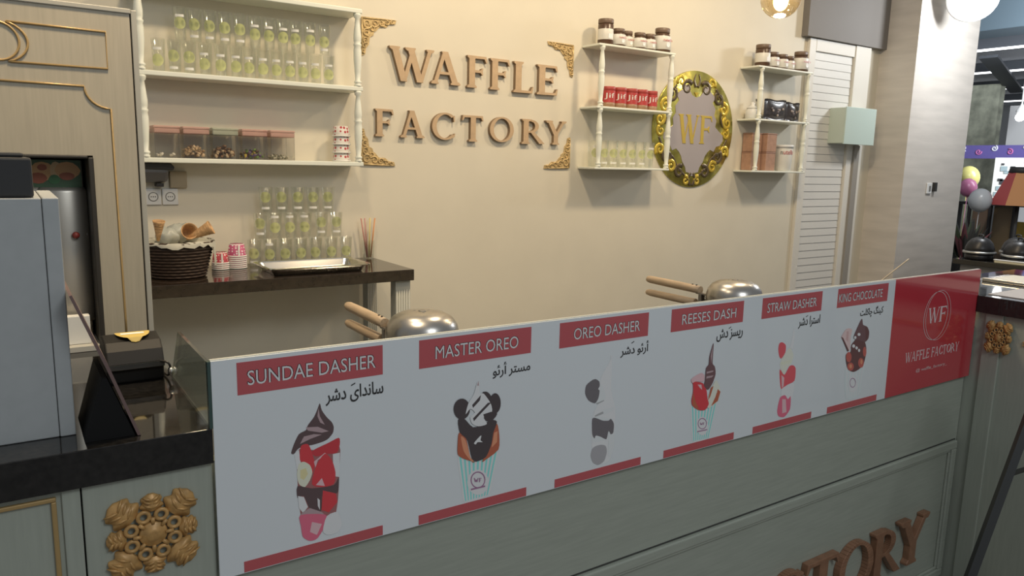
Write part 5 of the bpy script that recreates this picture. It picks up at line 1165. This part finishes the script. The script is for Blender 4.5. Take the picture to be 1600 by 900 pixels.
def slim(x, y, z, w, h, label, group):
    t = thing('spread_jar', label, 'jar', (x, y, z), 0, group); r = w / 2
    m = MB(); m.lathe([(r * .92, z), (r, z + h * .03), (r, z + h * .78), (r * .9, z + h * .82)], (x, y, 0), 26); m.build('glass_body', brown_j, t)
    m = MB(); m.lathe([(r * 1.0, z + h * .20), (r * 1.015, z + h * .21), (r * 1.015, z + h * .60), (r, z + h * .61)], (x, y, 0), 26, cap=False); m.build('label', lab_w, t)
    m = MB(); m.box(x - r * .35, x + r * .35, y - r * 1.03, y - r * .9, z + h * .24, z + h * .42, 1); m.text('spread', x - r * .5, x + r * .5, z + h * .47, z + h * .54, y - r * 1.03, 0); m.V = m.V[:8]; m.F = m.F[:6]; m.I = [0] * 6; m.S = m.S[:6]; m.build('label_print', [mat('print_cocoa')], t)
    m = MB(); m.lathe([(r * .96, z + h * .82), (r * .99, z + h * .83), (r * .99, z + h * .98), (r * .95, z + h), (0, z + h)], (x, y, 0), 26); m.build('cap', cap_w, t)
gM, gR = 'spread jars on top of the shelf by the mirror', 'spread jars on top of the shelf by the door'
Z = 2.4473
slim(3.212, 3.795, Z, .098, .158, 'tall slim spread jar at the left end of the shelf by the mirror', gM)
jar(3.318, 3.790, Z, .098, .112, 0, 'small white-labelled spread jar right next to the tall slim one by the mirror', gM)
jar(3.412, 3.812, Z, .085, .110, 0, 'small spread jar second in the row of small ones by the mirror', gM)
jar(3.495, 3.785, Z, .094, .106, 0, 'small spread jar third in the row of small ones by the mirror', gM)
jar(3.588, 3.790, Z, .088, .108, 0, 'small spread jar fourth in the row of small ones by the mirror', gM)
jar(3.640, 3.850, Z, .070, .100, 0, 'small spread jar half hidden behind the big one by the mirror', gM)
jar(3.706, 3.795, Z, .128, .158, 1, 'big spread jar at the right end of the shelf by the mirror', gM)
slim(4.742, 3.795, Z, .108, .160, 'tall slim spread jar at the left end of the shelf by the door', gR)
jar(4.862, 3.795, Z, .105, .118, 0, 'small spread jar right next to the tall slim one by the door', gR)
jar(4.972, 3.795, Z, .100, .112, 0, 'small spread jar in the middle of the three small ones by the door', gR)
jar(5.068, 3.800, Z, .085, .108, 0, 'small spread jar, rightmost of the three small ones by the door', gR)
jar(5.195, 3.795, Z, .138, .152, 1, 'big spread jar at the right end of the shelf by the door', gR)
pb_r = mat('jar_red', (.46, .055, .05), .35); pb_b = mat('jar_tan', (.33, .20, .11), .4); pb_w = mat('jar_white_text', (.75, .74, .68), .4)
for i, x in enumerate((3.245, 3.342, 3.438, 3.530, 3.590, 3.640)):
    y = 3.785 if i < 4 else 3.835 if i == 4 else 3.80; z = 2.0673; r = .047 if i < 4 else .040
    t = thing('peanut_butter_jar', 'red peanut butter jar on the middle shelf by the mirror, %s from the left' % ORD[i], 'jar', (x, y, z), 0, 'red peanut butter jars')
    h = .128
    m = MB(); m.lathe([(r * .93, z), (r, z + .004), (r, z + h * .30)], (x, y, 0), 26); m.build('jar_body', pb_b, t)
    m = MB(); m.lathe([(r * 1.01, z + h * .22), (r * 1.01, z + h * .80)], (x, y, 0), 26, cap=False); m.build('label', pb_r, t)
    m = MB()
    m.lathe([(r * .97, z + h * .80), (r, z + h * .81), (r, z + h * .97), (r * .95, z + h), (0, z + h)], (x, y, 0), 26); m.build('lid', mat('lid_red', (.40, .06, .05), .4), t)
    m = MB(); vs, fs = text_mesh('Jif'); s0 = len(m.V); m.fit(vs, fs, -.034, .034, z + h * .36, z + h * .68, 0)
    for j, v in enumerate(m.V):
        an = v.x / r; R = r * 1.03; m.V[j] = Vector((x + R * math.sin(an - .45), y - R * math.cos(an - .45), v.z))
    m.build('label_text', pb_w, t, label='white brand text')

# ------------------------------------------------------------------ goods on the shelf by the door
foil = mat('black_foil', (.045, .040, .042), .28, noise=.5, nscale=40)
def bag(x0, x1, y, z0, h, lab):
    m = MB(); n = 9; k = 7; vs = []
    for s in (-1, 1):
        for j in range(k + 1):
            for i in range(n + 1):
                u = i / n; v = j / k; b = max(0, math.sin(math.pi * u)) ** .6 * max(0, math.sin(math.pi * min(1, v * 1.0))) ** .5 * .026 + .0015
                vs.append((x0 + (x1 - x0) * u, y + s * b, z0 + h * v + .004 * math.sin(u * 9)))
    for s in range(2):
        o_ = s * (n + 1) * (k + 1)
        m_f = [(o_ + j * (n + 1) + i, o_ + j * (n + 1) + i + 1, o_ + (j + 1) * (n + 1) + i + 1, o_ + (j + 1) * (n + 1) + i) for j in range(k) for i in range(n)]
        m.add([], [], 0)
        if s == 0: m.add(vs, m_f, 0, True)
        else:
            for f_ in m_f: m.F.append(f_[::-1]); m.I.append(0); m.S.append(True)
    B = (n + 1) * (k + 1)
    ring = [i for i in range(n + 1)] + [j * (n + 1) + n for j in range(1, k + 1)] + [k * (n + 1) + i for i in range(n - 1, -1, -1)] + [j * (n + 1) for j in range(k - 1, 0, -1)]
    for a, b in zip(ring, ring[1:] + ring[:1]): m.F.append([a, b, B + b, B + a]); m.I.append(0); m.S.append(False)
    t = thing('snack_bag', lab, 'bag', ((x0 + x1) / 2, y, z0), 0, 'black snack bags by the door')
    m.build('pouch', foil, t)
    m = MB(); rnd = random.Random(int(x0 * 100))
    for q in range(7):
        px = x0 + (x1 - x0) * rnd.uniform(.2, .8); pz = z0 + h * rnd.uniform(.15, .6)
        m.ball((px, y - .026, pz), (.013, .003, .010), 8, 5, q % 2)
    m.build('printed_cookies', [mat('cookie_print', (.30, .25, .22), .5), mat('cookie_print_dark', (.12, .10, .10), .5)], t)
bag(4.795, 5.052, 3.790, 2.0718, .150, 'wider black snack bag on the middle shelf by the door')
bag(5.058, 5.232, 3.800, 2.0718, .142, 'narrower black snack bag on the middle shelf by the door, nearest the louvres')
t = thing('sugar_pot', 'small white pot behind the baluster on the middle shelf by the door', 'pot', (4.70, 3.82, 2.0673))
m = MB(); m.lathe([(.040, 2.0673), (.050, 2.075), (.052, 2.120), (.042, 2.138), (.040, 2.145)], (4.70, 3.82, 0), 24); m.build('body', white_p, t)
m = MB(); m.lathe([(.043, 2.145), (.043, 2.152), (.018, 2.165), (.012, 2.172), (.016, 2.182), (.008, 2.192), (0, 2.193)], (4.70, 3.82, 0), 24); m.build('lid', white_p, t)
t = thing('glass_bottle', 'slim pale bottle between the white pot and the black snack bags', 'bottle', (4.772, 3.84, 2.0673))
m = MB(); m.lathe([(.022, 2.0673), (.024, 2.072), (.024, 2.150), (.012, 2.185), (.010, 2.205)], (4.772, 3.84, 0), 20); m.build('body', mat('pale_ceramic', (.55, .53, .47), .3), t)
m = MB(); m.lathe([(.012, 2.205), (.012, 2.222), (0, 2.223)], (4.772, 3.84, 0), 16); m.build('cap', grey_m, t)
pk = mat('brown_carton', (.40, .235, .16), .6, noise=.12, nscale=30)
for k, (x, y, z, lab) in enumerate(((4.872, 3.80, 1.6873, 'lower brown carton of the front stack on the low shelf by the door'), (4.874, 3.80, 1.8285, 'upper brown carton of the front stack on the low shelf by the door'), (4.755, 3.845, 1.6873, 'lower brown carton of the rear stack behind the baluster'), (4.757, 3.845, 1.8285, 'upper brown carton of the rear stack behind the baluster'))):
    t = thing('small_carton', lab, 'carton', (x, y, z), 0, 'brown cartons on the low shelf by the door')
    m = MB(); m.box(x - .056, x + .056, y - .045, y + .045, z, z + .128); m.build('box', pk, t, bevel=.003)
    m = MB(); m.box(x - .057, x + .057, y - .046, y + .046, z + .128, z + .140); m.build('flap_lid', mat('carton_dark', (.30, .17, .12), .6), t, bevel=.003)
t = thing('spread_tub', 'white tub with red and black lettering on the low shelf by the door', 'tub', (5.085, 3.80, 1.6873))
m = MB(); m.lathe([(.058, 1.6873), (.060, 1.692), (.068, 1.862), (.066, 1.866)], (5.085, 3.80, 0), 30); m.build('body', mat('tub_white', (.66, .65, .60), .35), t)
m = MB(); m.lathe([(.072, 1.866), (.072, 1.884), (.068, 1.888), (0, 1.888)], (5.085, 3.80, 0), 30); m.build('lid', white_p, t)
m = MB(); vs, fs = text_mesh('nutella'); m.fit(vs, fs, -.055, .055, 1.815, 1.850, 0)
for j, v in enumerate(m.V):
    an = v.x / .068 - .45; m.I; m.V[j] = Vector((5.085 + .0685 * math.sin(an), 3.80 - .0685 * math.cos(an), v.z))
m.I = [(0 if sum(m.V[i].x for i in f_) / len(f_) < 5.085 - .055 else 1) for f_ in m.F]
m.build('label_text', [txt_k, txt_r], t)

# ------------------------------------------------------------------ sockets and grey dispenser by the hutch
for x, lab in ((0.566, 'white wall socket half hidden by the hutch'), (0.640, 'white wall socket fully seen above the basket')):
    t = thing('wall_socket', lab, 'socket', (x, 3.9, 1.465), 0, 'wall sockets above the basket')
    m = MB(); m.box(x - .035, x + .035, 3.889, 3.8995, 1.466, 1.543); m.build('plate', white_p, t, bevel=.003)
    m = MB(); m.torus((x, 3.8885, 1.5045), .020, .0022, 24, 6); m.lathe([(.019, 0), (.019, .0006)], (x, 3.8889, 1.5045), 24, 1, Matrix.Rotation(math.pi / 2, 4, 'X')); m.build('outlet_ring', [grey_m, white_p], t)
    m = MB()
    for dx_ in (-.009, .0, .009): m.ball((x + dx_, 3.8880, 1.5045), .0026, 8, 6)
    m.build('pin_holes', black_m, t)
o = MB().box(0.640, 0.716, 3.878, 3.8995, 1.546, 1.624).build('junction_box', mat('box_tan', (.43, .35, .23), .6), bevel=.004); tag(o, 'tan square box on the wall above the sockets', 'box')
t = thing('soap_dispenser', 'grey rounded dispenser under the shelf beside the hutch', 'dispenser', (0.58, 3.86, 1.553))
m = MB(); m.ext([(0.50, y, z) for y, z in ((3.8995, 1.57), (3.8995, 1.664), (3.80, 1.664), (3.80, 1.62), (3.835, 1.575))], (.125, 0, 0)); m.build('body', mat('dispenser_grey', (.16, .155, .15), .4), t, bevel=.014, seg=3)
m = MB(); m.ext([(0.50, 3.8995, 1.635), (0.645, 3.8995, 1.630), (0.650, 3.8995, 1.645), (0.635, 3.8995, 1.664), (0.50, 3.8995, 1.664)], (0, -.105, 0)); m.build('cover', mat('dispenser_dark', (.05, .048, .045), .4), t, bevel=.006)
m = MB(); m.box(0.575, 0.607, 3.84, 3.8995, 1.553, 1.569); m.build('outlet', black_m, t, bevel=.002)

# ------------------------------------------------------------------ mint wall box, duct and switch
t = thing('wall_box', 'pale mint box mounted at the edge of the louvred door', 'box', (5.97, 3.8, 1.925))
m = MB(); m.box(5.762, 6.188, 3.742, 3.8995, 1.925, 2.215); m.build('case', mat('pale_mint', (.50, .57, .50), .45), t, bevel=.004)
m = MB(); m.box(5.758, 6.192, 3.730, 3.742, 1.918, 2.220); m.build('front_door', mat('pale_mint_front', (.50, .60, .545), .4), t, bevel=.003)
o = MB().box(6.10, 6.175, 3.84, 3.8595, 0.0, 1.917).build('cable_duct', mat('duct_grey', (.30, .28, .25), .5), bevel=.003); tag(o, 'grey cable duct running down from the pale mint box', 'duct')
t = thing('wall_switch', 'white wall switch on the front face of the marble pillar', 'switch', (6.77, 3.572, 1.47))
Xs = 6.86
m = MB(); m.box(Xs - .045, Xs + .035, 3.560, 3.5715, 1.515, 1.610); m.build('plate', white_p, t, bevel=.004)
m = MB(); m.box(Xs - .015, Xs + .010, 3.555, 3.560, 1.540, 1.585); m.build('rocker', grey_m, t)
m = MB(); m.box(Xs + .060, Xs + .095, 3.545, 3.5715, 1.535, 1.615); m.build('key_slot', blackm_m, t)

# ------------------------------------------------------------------ pendant lamp and floodlight
t = thing('pendant_lamp', 'amber glass globe pendant with a glowing bulb above the counter', 'lamp', (2.66, 2.06, 2.31))
PC = Vector((2.66, 2.06, 2.385))
m = MB(); pr = [(.081 * math.sin(a), -.081 * math.cos(a)) for a in [math.pi * k / 16 for k in range(14)]]
m.lathe([(max(r, .0001), z) for r, z in pr], PC, 32, cap=False); m.build('globe', clear('amber_glass', (1.0, .86, .62), .08, .5, .03), t)
m = MB(); m.ball(PC + Vector((0, 0, -.012)), (.030, .030, .040), 18, 12); m.build('bulb', mat('warm_bulb', (1, .8, .5), .4, emit=(1.0, .70, .32), estr=14), t)
m = MB(); m.lathe([(.022, .028), (.024, .05), (.024, .085), (.034, .088), (.030, .105), (.008, .12)], PC, 20); m.build('socket', mat('brass', (.5, .36, .16), .3, 1), t)
m = MB(); m.tube([PC + Vector((0, 0, .12)), PC + Vector((0, 0, 1.5))], .003, 8); m.build('cord', black_m, t)
ld = bpy.data.lights.new('pendant_glow', 'POINT'); ld.energy = 5; ld.color = (1, .72, .40); ld.shadow_soft_size = .05
lo = bpy.data.objects.new('pendant_glow', ld); COL.objects.link(lo); lo.parent = t; lo.location = PC - Vector(t.location) + Vector((0, -.0, -.10))
ld = bpy.data.lights.new('flood_glow', 'POINT'); ld.energy = 75; ld.color = (.94, .97, 1); ld.shadow_soft_size = .14
lo = bpy.data.objects.new('flood_glow', ld); COL.objects.link(lo); lo.location = (6.75, 2.75, 3.0)
t = thing('floodlight', 'round white floodlight fixed high on the marble pillar', 'lamp', (6.68, 3.3, 3.0))
FC = Vector((6.69, 3.30, 3.125)); aim = (Vector((2.4, 0.6, 1.3)) - FC).normalized(); M_ = aim.to_track_quat('Z', 'Y').to_matrix().to_4x4()
m = MB(); m.lathe([(.06, -.12), (.10, -.10), (.195, -.005), (.195, .004), (.18, .004), (.178, -.004)], FC, 32, 0, M_, cap=False); m.build('housing', white_p, t)
m = MB(); m.lathe([(.0005, -.002), (.179, -.004)], FC, 32, 0, M_, cap=False); m.build('lens', mat('flood_lens', (1, 1, 1), .4, emit=(.92, .96, 1.0), estr=9), t)
m = MB(); m.tube([FC - aim * .1, FC + Vector((.02, .12, .05)), FC + Vector((.02, .271, .05))], .015, 8); m.build('stem', white_p, t)

# ------------------------------------------------------------------ the mall beyond the pillar
pan_black = mat('pan_black', (.018, .018, .020), .35)
o = MB(); o = thing('kiosk_counter', 'black topped counter of the neighbouring kiosk under the lidded pans', 'counter', (7.3, 2.55, 0))
m = MB(); m.box(6.25, 8.4, 2.1, 3.0, 0.99, 1.03); m.build('top', granite_m, o, bevel=.003)
m = MB(); m.box(6.30, 8.35, 2.15, 2.96, 0, .99); m.build('carcass', mat('kiosk_grey', (.20, .20, .20), .5), o)
def pan(x, y, r, lab):
    t = thing('lidded_pan', lab, 'pan', (x, y, 1.0303), 0, 'black lidded pans on the neighbouring kiosk')
    m = MB(); m.lathe([(r * .9, 1.0303), (r * .96, 1.036), (r * .96, 1.075)], (x, y, 0), 30); m.build('base', pan_black, t)
    m = MB(); m.lathe([(r * .97, 1.075), (r * 1.12, 1.078), (r * 1.12, 1.092), (r * .98, 1.096)], (x, y, 0), 30); m.build('rim', mat('pan_rim', (.52, .52, .50), .3, .9), t)
    m = MB(); m.lathe([(r, 1.096), (r * .98, 1.12), (r * .84, 1.160), (r * .58, 1.19), (r * .25, 1.205), (0, 1.207)], (x, y, 0), 30); m.build('lid', pan_black, t)
    m = MB(); m.tube(catmull([(x - .03, y - .03, 1.195), (x - .025, y - .025, 1.222), (x + .025, y + .025, 1.222), (x + .03, y + .03, 1.195)], 5), .006, 8); m.build('handle', pan_black, t)
pan(6.42, 2.885, .105, 'black lidded pan nearest the marble pillar'); pan(6.42, 2.60, .110, 'black lidded pan second from the marble pillar'); pan(6.42, 2.32, .11, 'black lidded pan at the right edge of the picture')
pan(6.72, 2.74, .11, 'black lidded pan behind the gap of the two nearest the pillar')
t = thing('serving_dish', 'narrow cream dish before the black lidded pans', 'dish', (6.29, 2.53, 1.03))
m = MB(); m.box(6.256, 6.285, 2.36, 2.70, 1.0303, 1.05); m.build('dish', mat('dish_cream', (.62, .58, .42), .4), t, bevel=.006)
m = MB(); m.box(6.253, 6.288, 2.355, 2.705, 1.05, 1.058); m.build('lid', white_p, t, bevel=.004)
t = thing('chrome_tray', 'white paper lined chrome tray on the right worktop', 'tray', (3.85, 1.55, 1.19))
# stand for the tray: a neighbouring low cabinet
n_ = thing('side_cabinet', 'low dark cabinet just beyond the right worktop', 'cabinet', (4.1, 1.3, 0))
m = MB(); m.box(3.70, 4.45, 0.6, 1.80, 0, 1.17); m.build('carcass', mat('kiosk_grey'), n_)
m = MB(); m.box(3.68, 4.47, 0.58, 1.82, 1.17, 1.20); m.build('top', granite_m, n_)
m = MB(); m.box(3.74, 4.10, 0.9, 1.70, 1.2003, 1.212); m.build('pan', tray_m, t, bevel=.004)
m = MB(); m.box(3.77, 4.07, 0.94, 1.66, 1.212, 1.216); m.build('paper', paper_m, t)
o = MB().box(3.23, 3.52, 0.80, 1.40, 1.2263, 1.229).build('worktop_reflection', mat('reflection_grey', (.44, .42, .42), .6)); tag(o, 'pale sheet standing in for a bright reflection on the right worktop', 'paper')  # bright reflection in the black worktop, put in as a thin pale sheet

green_w = mat('leaf_wallpaper', (.55, .57, .45), .7, noise=.35, nscale=5)
o = MB().box(16.0, 16.2, 7.18, 10.5, 0, 3.42).build('wall_shop', green_w); structure(o, 'leafy green shop wall beyond the pillar', 'wall')
o = MB().box(23.5, 23.7, 4, 14, 0, 3.9).build('wall_far', mat('far_wall', (.34, .35, .36), .7)); structure(o, 'grey far wall of the mall', 'wall')
o = MB().box(10.8, 23.5, 4, 12, 3.62, 3.7).build('ceiling', mat('mall_ceiling', (.62, .64, .68), .7)); structure(o, 'light grey ceiling of the mall', 'ceiling')
dk = mat('beam_dark', (.10, .11, .125), .6)
o = MB().box(10.2, 10.8, 3.5, 12, 3.45, 4.3).build('wall_bulkhead', mat('bulkhead', (.10, .14, .17), .6)); structure(o, 'dark bulkhead at the edge of the mall ceiling', 'bulkhead')
for k, (x, lab) in enumerate(((11.9, 'nearest strip light on a dark beam of the mall ceiling'), (14.5, 'second strip light on a dark beam of the mall ceiling'), (17.4, 'third strip light on a dark beam of the mall ceiling'), (20.4, 'farthest strip light on a dark beam of the mall ceiling'))):
    t = thing('strip_light', lab, 'lamp', (x, 7, 3.44), 0, 'strip lights of the mall ceiling')
    m = MB(); m.box(x - .12, x + .22, 4.2, 11.8, 3.465, 3.615); m.build('beam', dk, t)
    m = MB(); m.box(x - .12, x - .05, 4.3, 11.7 if k else 5.75, 3.44, 3.464); m.build('tube', mat('strip_tube', (1, 1, 1), .4, emit=(.95, .97, 1), estr=3.2), t)
o = MB(); o.ext([(12.1, 5.52, 3.38), (12.1, 5.78, 3.38), (17.6, 7.7, 3.38), (17.6, 7.44, 3.38)], (0, 0, .04)); o = o.build('ceiling_duct', dk); tag(o, 'dark duct crossing below the mall ceiling beams', 'duct')
ad = area('mall_fill', (9.3, 2.4, 3.0), 2.0, 300, (.9, .95, 1.0), (1, .55, -.05))  # added fill out of view, brightens the shops beyond the pillar
m = MB(); m.box(11.9, 12.0, 3.6, 7.2, 1.925, 2.115)
o = thing('banner', 'purple shop banner with pale swirls', 'sign', (12, 5.4, 1.92))
m.build('cloth', mat('banner_purple', (.10, .08, .26), .6), o)
m = MB()
for k in range(9):
    m.tube([(11.895, p[0], p[2]) for p in spiral(4.9 + k * .21, 2.07 - .05 * (k % 2), 0, .045, k, 1.3, 1, 14)], .011, 6, k % 2)
m.build('swirls', [mat('swirl_white', (.55, .55, .62), .6), mat('swirl_pink', (.40, .12, .30), .6)], o)
o = MB().box(13.0, 13.2, 4.0, 5.66, 0, 2.75).build('shop_column', mat('column_white', (.40, .40, .40), .6)); o.hide_render = False; tag(o, 'white column standing behind the purple banner', 'column')
for c, r, col, nm, lab in (((9.3, 4.40, 1.655), .12, (.50, .46, .16), 'yellow', 'yellow balloon beside the marble pillar'), ((8.75, 4.13, 1.55), .09, (.48, .17, .30), 'pink', 'pink balloon beside the marble pillar'), ((8.40, 3.83, 1.43), .11, (.50, .52, .54), 'white', 'white balloon below the yellow one')):
    t = thing('balloon', lab, 'balloon', c, 0, 'balloons beside the pillar')
    m = MB(); m.ball(c, (r, r, r * 1.12), 20, 12); m.build('envelope', mat('balloon_' + nm, col, .3), t)
    m = MB(); m.lathe([(.014, -r * 1.2), (.004, -r * 1.12)], c, 10); m.tube([Vector(c) + Vector((0, 0, -r * 1.19)), (c[0], c[1] + .02, 0.01)], .004, 6); m.build('knot', mat('balloon_' + nm), t)
t = thing('patterned_panel', 'black and white patterned panel behind the red lampshade', 'panel', (11, 4.6, 1.3))
m = MB(); m.box(11.0, 11.04, 4.05, 4.89, 1.30, 1.92); m.build('board', paper_m, t)
m = MB(); rnd = random.Random(2)
for k in range(26):
    a, b = rnd.uniform(4.1, 4.8), rnd.uniform(1.33, 1.85); m.box(10.99, 11.0, a, a + rnd.uniform(.03, .10), b, b + rnd.uniform(.02, .07), k % 2)
m.build('pattern', [mat('pattern_black', (.05, .05, .055), .6), mat('pattern_teal', (.30, .38, .40), .6)], t)
t = thing('lampshade', 'red and orange panelled lampshade beyond the pans', 'lampshade', (8.7, 3.6, 0))
m = MB(); lx, ly = 8.7, 3.60
for k in range(8):
    a, b = 2 * math.pi * k / 8, 2 * math.pi * (k + 1) / 8
    m.poly([(lx + 0.27 * math.cos(a), ly + 0.27 * math.sin(a), 1.39), (lx + 0.27 * math.cos(b), ly + 0.27 * math.sin(b), 1.39), (lx + .12 * math.cos(b), ly + .12 * math.sin(b), 1.72), (lx + .12 * math.cos(a), ly + .12 * math.sin(a), 1.72)], k % 3)
m.build('shade', [mat('shade_red', (.42, .08, .08), .6), mat('shade_orange', (.50, .22, .07), .6), mat('shade_plum', (.30, .05, .13), .6)], t)
m = MB(); m.lathe([(.12, 1.72), (.10, 1.78), (0, 1.78)], (lx, ly, 0), 16); m.build('cap', blackm_m, t)
m = MB(); m.lathe([(.02, .02), (.02, 1.72)], (lx, ly, 0), 10); m.lathe([(.18, 0), (.18, .02), (.02, .03)], (lx, ly, 0), 20); m.build('stand', blackm_m, t)
t = thing('shop_rack', 'black framed rack with brown wooden boards beyond the pans', 'rack', (9.3, 4.0, 0))
m = MB()
for y in (4.30, 4.20, 3.98, 3.74, 3.5): m.box(9.0, 9.04, y, y + .025, 0, 1.36)
m.box(8.98, 9.3, 3.3, 4.36, 1.36, 1.39); m.box(8.98, 9.3, 3.3, 4.36, .7, .72); m.build('frame', blackm_m, t)
m = MB(); m.box(9.05, 9.09, 3.76, 3.97, .3, 1.36, 0); m.box(9.05, 9.09, 4.005, 4.19, .3, 1.36, 1); m.box(9.05, 9.09, 3.53, 3.73, .3, 1.20, 2); m.box(9.05, 9.09, 3.3, 3.49, .3, 1.2, 1)
m.build('boards', [mat('board_tan', (.26, .20, .12), .6), mat('board_brown', (.22, .15, .10), .6), mat('board_yellow', (.42, .30, .06), .6)], t)
t = thing('potted_plant', 'dark potted plant with reddish leaves beside the pillar', 'plant', (8.1, 3.78, 0))
m = MB(); m.lathe([(.12, 0), (.16, .8), (.17, .82), (.14, .82)], (8.1, 3.78, 0), 20); m.build('pot', blackm_m, t)
m = MB(); rnd = random.Random(11)
for k in range(60):
    a = rnd.uniform(0, 6.28); l_ = rnd.uniform(.06, .2); h = rnd.uniform(.05, .45)
    p0 = Vector((8.1 + .05 * math.cos(a), 3.78 + .05 * math.sin(a), .82)); p1 = p0 + Vector((l_ * math.cos(a), l_ * math.sin(a), h))
    s_ = Vector((-math.sin(a), math.cos(a), 0)) * .03; mid = (p0 + p1) / 2 + Vector((0, 0, .05))
    m.add([p0, mid + s_, p1, mid - s_], [(0, 1, 2, 3)], k % 3)
m.build('leaves', [mat('plant_green', (.07, .09, .05), .6), mat('plant_red', (.18, .06, .07), .6), mat('plant_dark', (.06, .06, .055), .6)], t)
t = thing('spotlight', 'small bright spotlight in the shop beyond the banner', 'lamp', (12.4, 5.27, 2.5))
m = MB(); m.ball((12.38, 5.245, 2.53), .06, 14, 8); m.build('bulb', mat('spot_bulb', (1, 1, 1), .4, emit=(1, 1, .98), estr=8), t)
m = MB(); m.lathe([(.05, .03), (.07, .10), (.03, .16), (.012, .2), (.012, 1.1)], (12.40, 5.245, 2.53), 14); m.build('stem', white_p, t)

# ------------------------------------------------------------------ folding stand at the lower right corner
t = thing('folding_stand', 'black folding stand whose slanted leg crosses the lower right corner', 'stand', (2.75, 0.8, 0))
bl = mat('stand_black', (.016, .018, .018), .5)
A0 = Vector((2.80, 1.0, 1.125))
dirL = Vector((-.163, 0, -.294)) / .294
for y in (1.0, 0.62):
    top = Vector((2.805, y, 1.125)); foot = top + dirL * 1.110
    m = MB(); m.tube([top, foot], .0175, 4); m.build('leg', bl, t)
    m = MB(); m.tube([top + Vector((.02, 0, 0)), Vector((3.10, y, .016))], .0175, 4); m.build('leg', bl, t)
    zz = .752; m = MB(); m.tube([top + dirL * (1.125 - zz), Vector((2.825 + (3.10 - 2.825) * (1.125 - zz) / 1.11, y, zz - .02))], .010, 4); m.build('side_brace', bl, t)
m = MB(); m.tube([(2.812, .60, 1.13), (2.812, 1.02, 1.13)], .022, 8); m.build('top_bar', bl, t)
m = MB(); m.tube([(2.42, .62, .43), (2.42, 1.0, .43)], .010, 6); m.build('cross_bar', bl, t)
